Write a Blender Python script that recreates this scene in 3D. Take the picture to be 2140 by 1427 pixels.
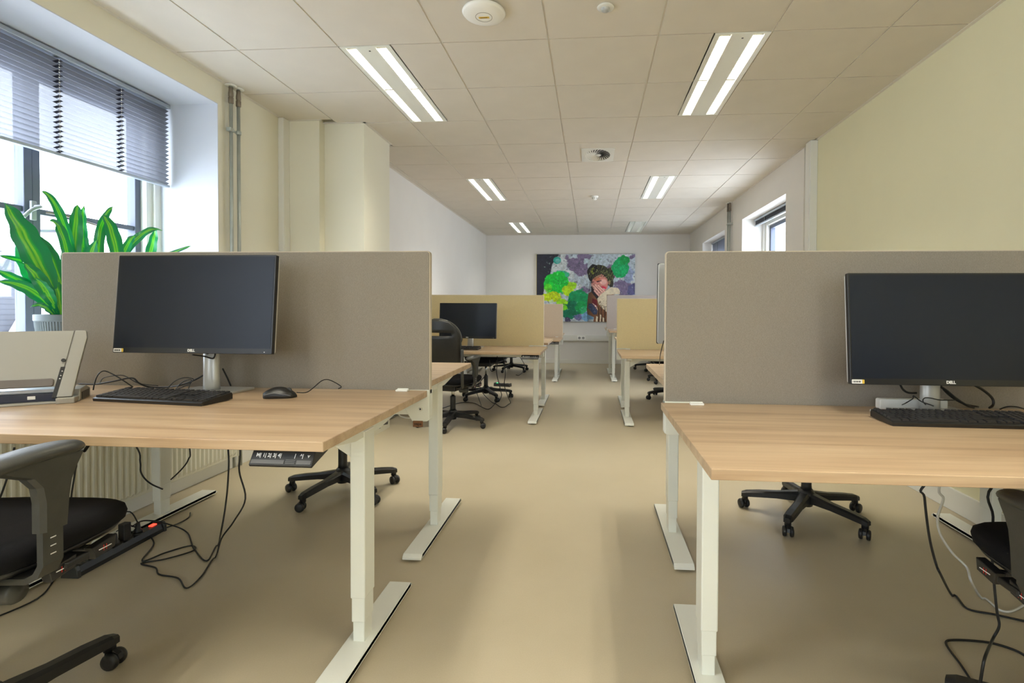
import bpy, bmesh, math, random
from math import sin, cos, pi, radians as R_
from mathutils import Vector, Matrix
import numpy as np
random.seed(7)
for o in list(bpy.data.objects): bpy.data.objects.remove(o)
SC = bpy.context.scene
COL = SC.collection

# ------------------------------------------------------------------ camera
H = 1.08                      # eye height
ZC = 2.5704                   # ceiling height
cam_d = bpy.data.cameras.new('camera'); cam = bpy.data.objects.new('camera', cam_d); COL.objects.link(cam)
SC.camera = cam
_f, _yaw, _pitch, _roll, _cy, _cx = 1086.26, .0774, -.0168, .0045, 664.71, 1149.36
cam_d.sensor_fit = 'HORIZONTAL'; cam_d.sensor_width = 36; cam_d.lens = 36 * _f / 2140
cam_d.shift_x = -(_cx - 1070) / 2140; cam_d.shift_y = (_cy - 713.5) / 2140
cam_d.clip_start = .03; cam_d.clip_end = 300
fw = Vector((-sin(_yaw) * cos(_pitch), cos(_yaw) * cos(_pitch), sin(_pitch)))
rt = Vector((cos(_yaw), sin(_yaw), 0)); up = rt.cross(fw)
r2 = cos(_roll) * rt + sin(_roll) * up; u2 = -sin(_roll) * rt + cos(_roll) * up
M = Matrix((r2, u2, -fw)).transposed().to_4x4(); M.translation = (0, 0, H)
cam.matrix_world = M

# ------------------------------------------------------------------ world, exposure
W = bpy.data.worlds.new('sky'); SC.world = W; W.use_nodes = True
bg = W.node_tree.nodes['Background']; bg.inputs[0].default_value = (.78, .88, 1, 1); bg.inputs[1].default_value = 8.5
SC.view_settings.view_transform = 'Standard'; SC.view_settings.look = 'None'
SC.view_settings.gamma = 1; SC.view_settings.use_curve_mapping = False
SC.view_settings.exposure = 0.5
SC.cycles.use_denoising = True
SC.cycles.max_bounces = 10; SC.cycles.diffuse_bounces = 6; SC.cycles.transparent_max_bounces = 16
SC.cycles.caustics_reflective = False; SC.cycles.caustics_refractive = False
SC.cycles.sample_clamp_indirect = 6
LAMP_W = 21.0                 # watts per tube
def lamp(name, loc, sx, sy, power, color, parent=None, spread=180, portal=False, rot=(0, 0, 0)):
    L = bpy.data.lights.new(name, 'AREA'); L.shape = 'RECTANGLE'; L.size = sx; L.size_y = sy
    L.energy = power; L.color = color; L.spread = R_(spread)
    if portal: L.cycles.is_portal = True
    o = bpy.data.objects.new(name, L); COL.objects.link(o); o.location = loc; o.rotation_euler = rot
    if parent: o.parent = parent
    return o
# daylight portals in the window openings (near left and end-wall windows are unseen, added ones)
for yc in (2.5, -.55, -3.55): lamp('window_portal', (-2.95, yc, 1.62), 1.6, 1.5, 1, (1, 1, 1), portal=True, rot=(0, R_(-90), 0))
for xc in (1.0, -1.3): lamp('window_portal', (xc, -5.12, 1.62), 1.5, 1.6, 1, (1, 1, 1), portal=True, rot=(R_(90), 0, 0))
for yc in (6.14, 8.51): lamp('window_portal', (2.35, yc, 1.55), 1.4, 1.5, 1, (1, 1, 1), portal=True, rot=(0, R_(90), 0))

# ------------------------------------------------------------------ materials
MATS = {}
def s2l(c):
    return tuple(((x / 255) / 12.92 if x / 255 <= .04045 else ((x / 255 + .055) / 1.055) ** 2.4) for x in c)
def mat(name, rgb, rough=.5, metal=0, spec=.5, noise=0, nscale=20, bump=0, bscale=200, stretch=(1, 1, 1), emit=None, estr=0, coat=0):
    if name in MATS: return MATS[name]
    m = bpy.data.materials.new(name); m.use_nodes = True; nt = m.node_tree; b = nt.nodes['Principled BSDF']
    c = s2l(rgb)
    b.inputs['Base Color'].default_value = (*c, 1); b.inputs['Roughness'].default_value = rough
    b.inputs['Metallic'].default_value = metal; b.inputs['Specular IOR Level'].default_value = spec
    if coat: b.inputs['Coat Weight'].default_value = coat; b.inputs['Coat Roughness'].default_value = .2
    if emit: b.inputs['Emission Color'].default_value = (*emit, 1); b.inputs['Emission Strength'].default_value = estr
    if noise or bump:
        tc = nt.nodes.new('ShaderNodeTexCoord'); mp = nt.nodes.new('ShaderNodeMapping'); mp.inputs['Scale'].default_value = stretch
        nt.links.new(tc.outputs['Object'], mp.inputs[0])
    if noise:
        n = nt.nodes.new('ShaderNodeTexNoise'); n.inputs['Scale'].default_value = nscale; n.inputs['Detail'].default_value = 4
        r = nt.nodes.new('ShaderNodeValToRGB'); nt.links.new(mp.outputs[0], n.inputs['Vector']); nt.links.new(n.outputs[0], r.inputs[0])
        r.color_ramp.elements[0].position = .3; r.color_ramp.elements[1].position = .7
        r.color_ramp.elements[0].color = (*[x * (1 - noise) for x in c], 1); r.color_ramp.elements[1].color = (*[min(1, x * (1 + noise)) for x in c], 1)
        nt.links.new(r.outputs[0], b.inputs['Base Color'])
    if bump:
        n2 = nt.nodes.new('ShaderNodeTexNoise'); n2.inputs['Scale'].default_value = bscale; n2.inputs['Detail'].default_value = 3
        bp = nt.nodes.new('ShaderNodeBump'); bp.inputs['Strength'].default_value = bump; bp.inputs['Distance'].default_value = .002
        nt.links.new(mp.outputs[0], n2.inputs['Vector']); nt.links.new(n2.outputs[0], bp.inputs['Height']); nt.links.new(bp.outputs[0], b.inputs['Normal'])
    MATS[name] = m; return m

def wood():
    m = bpy.data.materials.new('light_oak_laminate'); m.use_nodes = True; nt = m.node_tree; b = nt.nodes['Principled BSDF']
    tc = nt.nodes.new('ShaderNodeTexCoord'); oi = nt.nodes.new('ShaderNodeObjectInfo')
    add = nt.nodes.new('ShaderNodeVectorMath'); add.operation = 'MULTIPLY_ADD'; add.inputs[1].default_value = (1, 1, 1)
    sc = nt.nodes.new('ShaderNodeVectorMath'); sc.operation = 'SCALE'; sc.inputs[0].default_value = (7, 3, 5); nt.links.new(oi.outputs['Random'], sc.inputs['Scale'])
    nt.links.new(tc.outputs['Object'], add.inputs[0]); nt.links.new(sc.outputs[0], add.inputs[2])
    mp = nt.nodes.new('ShaderNodeMapping'); mp.inputs['Scale'].default_value = (.9, 16, 16); nt.links.new(add.outputs[0], mp.inputs[0])
    n = nt.nodes.new('ShaderNodeTexNoise'); n.inputs['Scale'].default_value = 1.6; n.inputs['Detail'].default_value = 6; n.inputs['Distortion'].default_value = .5
    nt.links.new(mp.outputs[0], n.inputs['Vector'])
    r = nt.nodes.new('ShaderNodeValToRGB'); e = r.color_ramp.elements
    e[0].position = .3; e[0].color = (*s2l((180, 150, 118)), 1); e[1].position = .72; e[1].color = (*s2l((214, 190, 158)), 1)
    k = e.new(.5); k.color = (*s2l((201, 173, 140)), 1)
    nt.links.new(n.outputs[0], r.inputs[0])
    mp2 = nt.nodes.new('ShaderNodeMapping'); mp2.inputs['Scale'].default_value = (2, 140, 140); nt.links.new(add.outputs[0], mp2.inputs[0])
    n2 = nt.nodes.new('ShaderNodeTexNoise'); n2.inputs['Scale'].default_value = 1.5; n2.inputs['Detail'].default_value = 2; nt.links.new(mp2.outputs[0], n2.inputs['Vector'])
    mx = nt.nodes.new('ShaderNodeMix'); mx.data_type = 'RGBA'; mx.blend_type = 'MULTIPLY'; mx.inputs[0].default_value = .22
    nt.links.new(r.outputs[0], mx.inputs[6]); nt.links.new(n2.outputs[0], mx.inputs[7]); nt.links.new(mx.outputs[2], b.inputs['Base Color'])
    b.inputs['Roughness'].default_value = .32; b.inputs['Specular IOR Level'].default_value = .45
    return m
def floor_mat():
    m = bpy.data.materials.new('beige_resin_floor'); m.use_nodes = True; nt = m.node_tree; b = nt.nodes['Principled BSDF']
    tc = nt.nodes.new('ShaderNodeTexCoord')
    n = nt.nodes.new('ShaderNodeTexNoise'); n.inputs['Scale'].default_value = 1.3; n.inputs['Detail'].default_value = 6; n.inputs['Roughness'].default_value = .6
    nt.links.new(tc.outputs['Object'], n.inputs['Vector'])
    r = nt.nodes.new('ShaderNodeValToRGB'); e = r.color_ramp.elements
    e[0].position = .3; e[0].color = (*s2l((186, 174, 148)), 1); e[1].position = .75; e[1].color = (*s2l((198, 186, 160)), 1)
    nt.links.new(n.outputs[0], r.inputs[0])
    # tiny dark scuff specks
    v = nt.nodes.new('ShaderNodeTexNoise'); v.inputs['Scale'].default_value = 260; v.inputs['Detail'].default_value = 1; nt.links.new(tc.outputs['Object'], v.inputs['Vector'])
    mx = nt.nodes.new('ShaderNodeMix'); mx.data_type = 'RGBA'; mx.blend_type = 'MULTIPLY'; mx.inputs[0].default_value = .12
    nt.links.new(r.outputs[0], mx.inputs[6]); nt.links.new(v.outputs[0], mx.inputs[7]); nt.links.new(mx.outputs[2], b.inputs['Base Color'])
    b.inputs['Roughness'].default_value = .38; b.inputs['Specular IOR Level'].default_value = .4
    rr = nt.nodes.new('ShaderNodeMapRange'); rr.inputs['To Min'].default_value = .3; rr.inputs['To Max'].default_value = .48
    nt.links.new(n.outputs[0], rr.inputs[0]); nt.links.new(rr.outputs[0], b.inputs['Roughness'])
    return m
def fabric(name, rgb, rgb2=None):
    m = bpy.data.materials.new(name); m.use_nodes = True; nt = m.node_tree; b = nt.nodes['Principled BSDF']
    tc = nt.nodes.new('ShaderNodeTexCoord'); c = s2l(rgb)
    outs = []
    for st in ((700, 700, 130), (130, 130, 700)):
        mp = nt.nodes.new('ShaderNodeMapping'); mp.inputs['Scale'].default_value = st; nt.links.new(tc.outputs['Object'], mp.inputs[0])
        n = nt.nodes.new('ShaderNodeTexNoise'); n.inputs['Scale'].default_value = 1.6; n.inputs['Detail'].default_value = 1; nt.links.new(mp.outputs[0], n.inputs['Vector']); outs.append(n)
    a = nt.nodes.new('ShaderNodeMath'); a.operation = 'ADD'; nt.links.new(outs[0].outputs[0], a.inputs[0]); nt.links.new(outs[1].outputs[0], a.inputs[1])
    r = nt.nodes.new('ShaderNodeMapRange'); r.inputs['From Min'].default_value = .7; r.inputs['From Max'].default_value = 1.3; nt.links.new(a.outputs[0], r.inputs[0])
    mx = nt.nodes.new('ShaderNodeMix'); mx.data_type = 'RGBA'; mx.inputs[6].default_value = (*[x * .84 for x in c], 1); mx.inputs[7].default_value = (*[min(1, x * 1.16) for x in c], 1)
    nt.links.new(r.outputs[0], mx.inputs[0]); nt.links.new(mx.outputs[2], b.inputs['Base Color'])
    bp = nt.nodes.new('ShaderNodeBump'); bp.inputs['Strength'].default_value = .25; bp.inputs['Distance'].default_value = .001
    nt.links.new(a.outputs[0], bp.inputs['Height']); nt.links.new(bp.outputs[0], b.inputs['Normal'])
    b.inputs['Roughness'].default_value = .9; b.inputs['Specular IOR Level'].default_value = .2
    b.inputs['Sheen Weight'].default_value = .15 if sum(rgb) > 150 else 0
    return m
def glass_pane():
    m = bpy.data.materials.new('window_glass'); m.use_nodes = True; nt = m.node_tree; nt.nodes.clear()
    o = nt.nodes.new('ShaderNodeOutputMaterial'); t = nt.nodes.new('ShaderNodeBsdfTransparent'); g = nt.nodes.new('ShaderNodeBsdfGlossy'); g.inputs['Roughness'].default_value = .02
    x = nt.nodes.new('ShaderNodeMixShader'); x.inputs[0].default_value = .04
    nt.links.new(t.outputs[0], x.inputs[1]); nt.links.new(g.outputs[0], x.inputs[2]); nt.links.new(x.outputs[0], o.inputs[0])
    return m
def blind_mat(name, rgb, trans, see):
    m = bpy.data.materials.new(name); m.use_nodes = True; nt = m.node_tree; nt.nodes.clear(); c = (*s2l(rgb), 1)
    o = nt.nodes.new('ShaderNodeOutputMaterial'); d = nt.nodes.new('ShaderNodeBsdfDiffuse'); t = nt.nodes.new('ShaderNodeBsdfTranslucent'); tr = nt.nodes.new('ShaderNodeBsdfTransparent')
    d.inputs[0].default_value = c; t.inputs[0].default_value = c
    a = nt.nodes.new('ShaderNodeMixShader'); a.inputs[0].default_value = trans; b = nt.nodes.new('ShaderNodeMixShader'); b.inputs[0].default_value = see
    nt.links.new(d.outputs[0], a.inputs[1]); nt.links.new(t.outputs[0], a.inputs[2]); nt.links.new(a.outputs[0], b.inputs[1]); nt.links.new(tr.outputs[0], b.inputs[2]); nt.links.new(b.outputs[0], o.inputs[0])
    return m
def leaf_mat():
    m = bpy.data.materials.new('variegated_leaf'); m.use_nodes = True; nt = m.node_tree; b = nt.nodes['Principled BSDF']
    uv = nt.nodes.new('ShaderNodeUVMap'); uv.uv_map = 'UVMap'; sp = nt.nodes.new('ShaderNodeSeparateXYZ'); nt.links.new(uv.outputs[0], sp.inputs[0])
    n = nt.nodes.new('ShaderNodeTexNoise'); n.inputs['Scale'].default_value = 7; mp = nt.nodes.new('ShaderNodeMapping'); mp.inputs['Scale'].default_value = (7, .6, 1)
    nt.links.new(uv.outputs[0], mp.inputs[0]); nt.links.new(mp.outputs[0], n.inputs['Vector'])
    ad = nt.nodes.new('ShaderNodeMath'); ad.operation = 'MULTIPLY_ADD'; ad.inputs[1].default_value = .16; nt.links.new(n.outputs[0], ad.inputs[0]); nt.links.new(sp.outputs[0], ad.inputs[2])
    r = nt.nodes.new('ShaderNodeValToRGB'); e = r.color_ramp.elements; dk = (*s2l((10, 142, 86)), 1); li = (*s2l((136, 222, 66)), 1); md = (*s2l((24, 178, 66)), 1)
    e[0].position = .33; e[0].color = dk; e[1].position = .95; e[1].color = dk
    for p_, c_ in ((.42, md), (.46, li), (.56, (*s2l((105, 195, 55)), 1)), (.59, md), (.63, li), (.68, li), (.72, md), (.8, dk)): k = e.new(p_); k.color = c_
    nt.links.new(ad.outputs[0], r.inputs[0]); nt.links.new(r.outputs[0], b.inputs['Base Color'])
    b.inputs['Roughness'].default_value = .35; b.inputs['Subsurface Weight'].default_value = 0
    b.inputs['Transmission Weight'].default_value = 0
    return m
WOOD = wood(); FLOOR = floor_mat(); GLASS = glass_pane(); LEAF = leaf_mat()
WHITE_METAL = mat('white_powder_coat', (230, 232, 224), .35)
WALLW = mat('white_wall_paint', (226, 224, 220), .85, noise=.015, nscale=3, bump=.15, bscale=250)
WALLN = mat('warm_white_wall_paint', (226, 223, 206), .85, noise=.015, nscale=3, bump=.15, bscale=250)
WALLG = mat('pale_green_wall_paint', (226, 222, 190), .85, noise=.015, nscale=3, bump=.15, bscale=250)
TILE = mat('ceiling_tile_mineral', (214, 208, 197), .95, noise=.02, nscale=5, bump=.25, bscale=500)
GRID = mat('ceiling_grid_white', (222, 218, 212), .6)
TRIMW = mat('white_trim', (226, 226, 220), .45)
RADW = mat('radiator_enamel', (226, 224, 208), .35)
BLK = mat('black_plastic', (30, 30, 30), .42, noise=.15, nscale=60, bump=.1, bscale=400)
BLKG = mat('grey_black_plastic', (56, 56, 52), .4, noise=.12, nscale=30, bump=.1, bscale=300)
BEZ = mat('bezel_black', (26, 26, 28), .35)
SCREEN = mat('dark_screen_panel', (24, 30, 42), .33, spec=.3)
SILVER = mat('silver_plastic', (196, 196, 192), .35, metal=.35)
CHROME = mat('chrome', (200, 200, 196), .2, metal=1)
KEYM = mat('keycap_black', (44, 44, 46), .4)
CABLE = mat('black_cable', (22, 22, 22), .5)
CABW = mat('white_cable', (214, 212, 204), .5)
ALU = mat('galvanised_pipe', (168, 174, 168), .4, metal=.4, noise=.1, nscale=12)
BRONZE = mat('bronze_coupling', (128, 118, 104), .45, metal=.5)
FRAME = mat('window_frame_grey', (92, 98, 116), .5)
RAILM = mat('blind_rail_aluminium', (170, 178, 188), .35, metal=.4)
WHITE = mat('bright_white', (240, 240, 236), .5)
TXT = mat('white_print', (235, 235, 235), .5)
YEL = mat('yellow_label', (226, 190, 70), .5)
RED = mat('red_print', (190, 40, 30), .5)
REDL = mat('red_switch_lit', (200, 30, 20), .4, emit=(1, .06, .03), estr=1.5)
GREENL = mat('green_indicator_lit', (20, 160, 80), .4, emit=(.05, .9, .4), estr=1.0)
BROWN = mat('brown_leather', (126, 84, 52), .6, noise=.1, nscale=80)
SEATF = fabric('black_seat_fabric', (17, 17, 20))
POTM = mat('grey_ribbed_pot', (104, 112, 112), .6)
SOIL = mat('potting_soil', (48, 40, 34), .95, bump=.8, bscale=60)

# ------------------------------------------------------------------ mesh helpers
class MB:
    def __init__(s): s.bm = bmesh.new(); s.mats = []; s.cur = 0
    def m(s, material):
        if material not in s.mats: s.mats.append(material)
        s.cur = s.mats.index(material); return s
    def _set(s, faces):
        for f in faces: f.material_index = s.cur
    def box(s, x0, x1, y0, y1, z0, z1, bev=0, seg=2, mx=None):
        vs = [s.bm.verts.new(Vector(p)) for p in ((x0, y0, z0), (x1, y0, z0), (x1, y1, z0), (x0, y1, z0), (x0, y0, z1), (x1, y0, z1), (x1, y1, z1), (x0, y1, z1))]
        fs = [s.bm.faces.new([vs[i] for i in q]) for q in ((3, 2, 1, 0), (4, 5, 6, 7), (0, 1, 5, 4), (1, 2, 6, 5), (2, 3, 7, 6), (3, 0, 4, 7))]
        s._set(fs)
        if bev:
            ed = {e for f in fs for e in f.edges}
            r = bmesh.ops.bevel(s.bm, geom=list(ed), offset=bev, segments=seg, profile=.5, affect='EDGES', material=s.cur)
            vs = list({v for f in r['faces'] for v in f.verts} | {v for v in vs if v.is_valid})
        if mx: bmesh.ops.transform(s.bm, matrix=mx, verts=vs)
        return vs
    def prism(s, pts, a0, a1, axis='y', bev=0, mx=None):
        def P(p, a):
            return {'y': (p[0], a, p[1]), 'x': (a, p[0], p[1]), 'z': (p[0], p[1], a)}[axis]
        A = [s.bm.verts.new(P(p, a0)) for p in pts]; B = [s.bm.verts.new(P(p, a1)) for p in pts]; n = len(pts)
        fs = [s.bm.faces.new(A), s.bm.faces.new(B[::-1])] + [s.bm.faces.new((A[(i + 1) % n], A[i], B[i], B[(i + 1) % n])) for i in range(n)]
        s._set(fs); vs = A + B
        bmesh.ops.recalc_face_normals(s.bm, faces=fs)
        if bev:
            r = bmesh.ops.bevel(s.bm, geom=list({e for f in fs[:2] for e in f.edges}), offset=bev, segments=2, profile=.5, affect='EDGES', material=s.cur)
            vs = list({v for f in r['faces'] for v in f.verts} | {v for v in vs if v.is_valid})
        if mx: bmesh.ops.transform(s.bm, matrix=mx, verts=vs)
        return vs
    def ring_loft(s, rings, cap=True, closed=True, smooth=True):
        R = [[s.bm.verts.new(Vector(p)) for p in r] for r in rings]; n = len(R[0]); fs = []
        for a, b in zip(R, R[1:]):
            for i in range(n if closed else n - 1):
                fs.append(s.bm.faces.new((a[i], a[(i + 1) % n], b[(i + 1) % n], b[i])))
        if smooth:
            for f in fs: f.smooth = True
        if cap and closed: fs += [s.bm.faces.new(R[0][::-1]), s.bm.faces.new(R[-1])]
        s._set(fs); return [v for r in R for v in r]
    def lathe(s, prof, c=(0, 0, 0), n=20, axis='z', cap=True, mx=None):
        rings = []
        for r, h in prof:
            ring = []
            for i in range(n):
                a = 2 * pi * i / n
                p = {'z': (r * cos(a), r * sin(a), h), 'x': (h, r * cos(a), r * sin(a)), 'y': (r * sin(a), h, r * cos(a))}[axis]
                ring.append(Vector(p) + Vector(c))
            rings.append(ring)
        vs = s.ring_loft(rings, cap)
        if mx: bmesh.ops.transform(s.bm, matrix=mx, verts=vs)
        return vs
    def tube(s, pts, r, n=6, smoothn=0):
        P = [Vector(p) for p in pts]
        if smoothn: P = catmull(P, smoothn)
        rad = r if isinstance(r, (list, tuple)) else None
        rings = []; up_ = Vector((0, 0, 1))
        t0 = (P[1] - P[0]).normalized(); nrm = t0.cross(up_)
        if nrm.length < .1: nrm = t0.cross(Vector((1, 0, 0)))
        nrm.normalize()
        for i, p in enumerate(P):
            t = (P[min(i + 1, len(P) - 1)] - P[max(i - 1, 0)]).normalized()
            nrm = (nrm - t * nrm.dot(t)).normalized(); b = t.cross(nrm)
            rr = r if rad is None else rad[0] + (rad[1] - rad[0]) * i / (len(P) - 1)
            rings.append([p + nrm * rr * cos(2 * pi * k / n) + b * rr * sin(2 * pi * k / n) for k in range(n)])
        return s.ring_loft(rings)
    def build(s, name, parent=None, material=None, label=None):
        if material and not s.mats: s.mats = [material]
        bmesh.ops.recalc_face_normals(s.bm, faces=s.bm.faces)
        me = bpy.data.meshes.new(name); s.bm.to_mesh(me); s.bm.free()
        for m_ in s.mats: me.materials.append(m_)
        o = bpy.data.objects.new(name, me); COL.objects.link(o)
        if parent: o.parent = parent
        if label: o['label'] = label
        return o
def catmull(P, k):
    out = []
    for i in range(len(P) - 1):
        p0 = P[max(i - 1, 0)]; p1 = P[i]; p2 = P[i + 1]; p3 = P[min(i + 2, len(P) - 1)]
        for j in range(k):
            t = j / k
            out.append(.5 * ((2 * p1) + (p2 - p0) * t + (2 * p0 - 5 * p1 + 4 * p2 - p3) * t * t + (3 * p1 - p0 - 3 * p2 + p3) * t ** 3))
    out.append(P[-1]); return out
def empty(name, loc=(0, 0, 0), rz=0):
    o = bpy.data.objects.new(name, None); COL.objects.link(o); o.location = loc; o.rotation_euler = (0, 0, rz); o.empty_display_size = .1; return o
def tag(o, label, cat, group=None, kind=None):
    o['label'] = label; o['category'] = cat
    if group: o['group'] = group
    if kind: o['kind'] = kind
    return o
def struct(o): o['kind'] = 'structure'; return o
def copy_tree(o, parent=None):
    c = o.copy(); COL.objects.link(c); c.parent = parent
    for ch in list(o.children): copy_tree(ch, c)
    return c
def bx(name, d, material, parent=None, bev=0, label=None):
    return MB().m(material).__class__.build(_b(d, material, bev), name, parent, None, label)
def _b(d, material, bev):
    b = MB().m(material); b.box(*d, bev=bev); return b
def rrect(x0, x1, z0, z1, r, k=5):
    pts = []
    for cx_, cz_, a0 in ((x1 - r, z1 - r, 0), (x0 + r, z1 - r, 90), (x0 + r, z0 + r, 180), (x1 - r, z0 + r, 270)):
        for i in range(k + 1):
            a = R_(a0 + 90 * i / k); pts.append((cx_ + r * cos(a), cz_ + r * sin(a)))
    return pts
def text(name, body, size, mx, material, parent, depth=.0004, align='CENTER', bold=0):
    cu = bpy.data.curves.new(name, 'FONT'); cu.body = body; cu.size = size; cu.align_x = align; cu.align_y = 'CENTER'; cu.extrude = depth; cu.offset = bold
    t = bpy.data.objects.new(name, cu); COL.objects.link(t)
    dg = bpy.context.evaluated_depsgraph_get(); dg.update()
    me = bpy.data.meshes.new_from_object(t.evaluated_get(dg)); bpy.data.objects.remove(t)
    me.materials.clear(); me.materials.append(material)
    me.transform(mx); o = bpy.data.objects.new(name, me); COL.objects.link(o); o.parent = parent; return o

# ================================================================== ROOM SHELL
Y0, Y1 = -4.7, 10.42
def wall_with_holes(name, X, xt, ya, yb, holes, material, z1=ZC + .2):
    """wall in the y-z plane, inner face at X, thickness xt away from the room, rectangular openings"""
    b = MB().m(material); xa, xb = sorted((X, X + xt)); y = ya
    for (h0, h1, z0, zt) in holes:
        b.box(xa, xb, y, h0, 0, z1); b.box(xa, xb, h0, h1, 0, z0); b.box(xa, xb, h0, h1, zt, z1); y = h1
    b.box(xa, xb, y, yb, 0, z1)
    return struct(b.build(name))
XL, XR = -2.44, 1.972
struct(bx('floor', (-3.1, 2.6, Y0 - .5, Y1 + .2, -.12, 0), FLOOR))
wall_with_holes('wall_left', XL, -.52, Y0, 4.0, [(-4.3, -2.8, .84, 2.42), (-1.3, .2, .84, 2.42), (1.75, 3.25, .84, 2.42)], WALLN)
wall_with_holes('wall_right', XR, .37, Y0, 4.95, [], WALLG)
b = MB().m(WALLW)
for (a0, a1) in ((4.95, 5.39), (6.89, 7.76), (9.26, Y1)): b.box(1.945, 2.335, a0, a1, 0, ZC + .2)
for (a0, a1) in ((5.39, 6.89), (7.76, 9.26)): b.box(1.945, 2.335, a0, a1, 0, .84); b.box(1.945, 2.335, a0, a1, 2.25, ZC + .2)
struct(b.build('wall_right_far'))
struct(bx('wall_back', (-3.0, 2.5, Y1, Y1 + .15, 0, ZC + .2), WALLW))
wf = wall_with_holes('wall_front', Y0, -.4, -2.5, 3.0, [(-1.75, -.25, .84, 2.42), (.55, 2.05, .84, 2.42)], WALLN); wf.rotation_euler = (0, 0, pi / 2)  # openings hold the unseen windows added for low fill light
# chimney breast steps on the left, then the long white wall
struct(bx('wall_left_step', (-2.9, -2.15, 3.99, 4.3, 0, ZC + .2), WALLN))
struct(bx('wall_left_pier', (-2.9, -1.82, 4.07, 4.6, 0, ZC + .2), WALLN))
struct(bx('wall_left_far', (-2.9, -2.115, 4.6, Y1, 0, ZC + .2), WALLW))
# corner casing at the first step
def casing(name, d, label, joint=None):
    t = empty(name, (0, 0, 0)); tag(t, label, 'pipe casing')
    b = MB().m(TRIMW); b.box(*d, bev=.003, seg=1); b.build('cover', t)
    return t
t = casing('pipe_casing', (XL, -2.395, 3.905, 3.99, 0, ZC - .002), 'narrow cream boxed casing in the corner beside the twin pipes')
bx('hatch', (-2.395, -2.393, 3.925, 3.985, .3, 1.72), TRIMW, t)
t = casing('duct_casing', (1.91, XR, 4.725, 4.83, 0, ZC - .002), 'tall cream boxed casing where the pale green wall ends')
for z0, z1 in ((.02, 1.9), (1.906, 2.5)): bx('hatch', (1.906, 1.91, 4.74, 4.82, z0, z1), TRIMW, t)

# ------------------------------------------------------------------ ceiling: slab, grid bars, tiles
ceil = struct(bx('ceiling', (-3.1, 2.6, Y0 - .5, Y1 + .2, ZC + .10, ZC + .2), GRID))
gx = [-.239 + .6 * k for k in range(-4, 5)]; gy = [2.883 + .6 * j for j in range(-13, 14)]
fixt = [(x0, y0) for y0 in (-3.117, -.117, 2.883, 5.883, 8.883) for x0 in (-1.439, .661)]
T = .0075
b = MB().m(GRID)
for x in gx:
    if -2.6 < x < 2: b.box(x - T, x + T, Y0, Y1, ZC + .005, ZC + .012)
for y in gy:
    if Y0 < y < Y1: b.box(-2.44, 1.97, y - T, y + T, ZC + .0052, ZC + .0115)
b.build('grid_bar', ceil)
tile_cache = {}
def tile(x0, x1, y0, y1):
    x0 += T * .75; x1 -= T * .75; y0 += T * .6; y1 -= T * .6
    if x1 - x0 < .03 or y1 - y0 < .03: return
    k = (round(x1 - x0, 3), round(y1 - y0, 3))
    if k not in tile_cache:
        b = MB().m(TILE); b.box(0, x1 - x0, 0, y1 - y0, 0, .018); o = b.build('ceiling_tile', ceil); tile_cache[k] = o.data
    else: o = bpy.data.objects.new('ceiling_tile', tile_cache[k]); COL.objects.link(o); o.parent = ceil
    o.location = (x0, y0, ZC)
for i in range(len(gx) - 1):
    for j in range(len(gy) - 1):
        a0, a1, c0, c1 = gx[i], gx[i + 1], max(gy[j], Y0), min(gy[j + 1], Y1)
        if c1 - c0 < .04: continue
        yc = (gy[j] + gy[j + 1]) / 2
        lim = -2.44 if yc < 4.0 else -2.115
        rim = XR if yc < 4.95 else 1.945
        a0 = max(a0, lim); a1 = min(a1, rim)
        if a1 - a0 < .04: continue
        xc = (gx[i] + gx[i + 1]) / 2
        fx = [f for f in fixt if f[1] - .01 < yc < f[1] + 1.21 and gx[i] - .01 < f[0] < gx[i + 1] - .01]
        if fx:
            f0 = fx[0][0]
            if f0 - a0 > .1: tile(a0, f0, c0, c1)
            if a1 - (f0 + .3) > .1: tile(f0 + .3, a1, c0, c1)
        elif gy[j] <= 4.07 < gy[j + 1] and a0 < -1.83:
            tile(a0, a1, c0, 3.985 if a0 < -2.15 else 4.065)
        elif 4.08 < c1 and c0 < 4.6 and a0 < -1.82:
            if a1 > -1.8: tile(-1.815, a1, c0, c1)
            if c1 > 4.62: tile(a0, min(a1, -1.83), 4.6, c1)
        else: tile(a0, a1, c0, c1)
def trimbar(n, d, m_=GRID): return struct(bx('trim_%d' % n, d, m_))
trimbar(1, (XL, XL + .022, Y0, 3.9, ZC - .003, ZC + .004)); trimbar(2, (XR - .022, XR, Y0, 4.72, ZC - .003, ZC + .004))
trimbar(3, (-2.115, -2.095, 4.6, Y1, ZC - .003, ZC + .004)); trimbar(4, (1.925, 1.945, 4.95, Y1, ZC - .003, ZC + .004))
trimbar(5, (-2.1, 1.93, Y1 - .02, Y1, ZC - .003, ZC + .004)); trimbar(6, (-1.82, -1.8, 4.05, 4.62, ZC - .003, ZC + .004))
trimbar(7, (-2.15, -1.8, 4.05, 4.07, ZC - .003, ZC + .004)); trimbar(8, (-2.42, -2.13, 3.97, 3.99, ZC - .003, ZC + .004))
# baseboards
def base(name, d): return struct(bx(name, d, TRIMW, bev=.003))
base('baseboard_back', (-2.1, 1.93, Y1 - .014, Y1, 0, .085)); base('baseboard_right', (XR - .016, XR, Y0, 4.72, 0, .12))
base('baseboard_right_far', (1.931, 1.945, 4.95, Y1 - .014, 0, .085)); base('baseboard_left_far', (-2.115, -2.101, 4.6, Y1 - .014, 0, .085))
base('baseboard_left', (XL, XL + .038, Y0, 3.9, 0, .1)); base('baseboard_left_step', (-2.395, -2.15, 3.976, 3.99, 0, .085))
base('baseboard_left_pier', (-2.15, -1.82, 4.056, 4.07, 0, .085))

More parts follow.
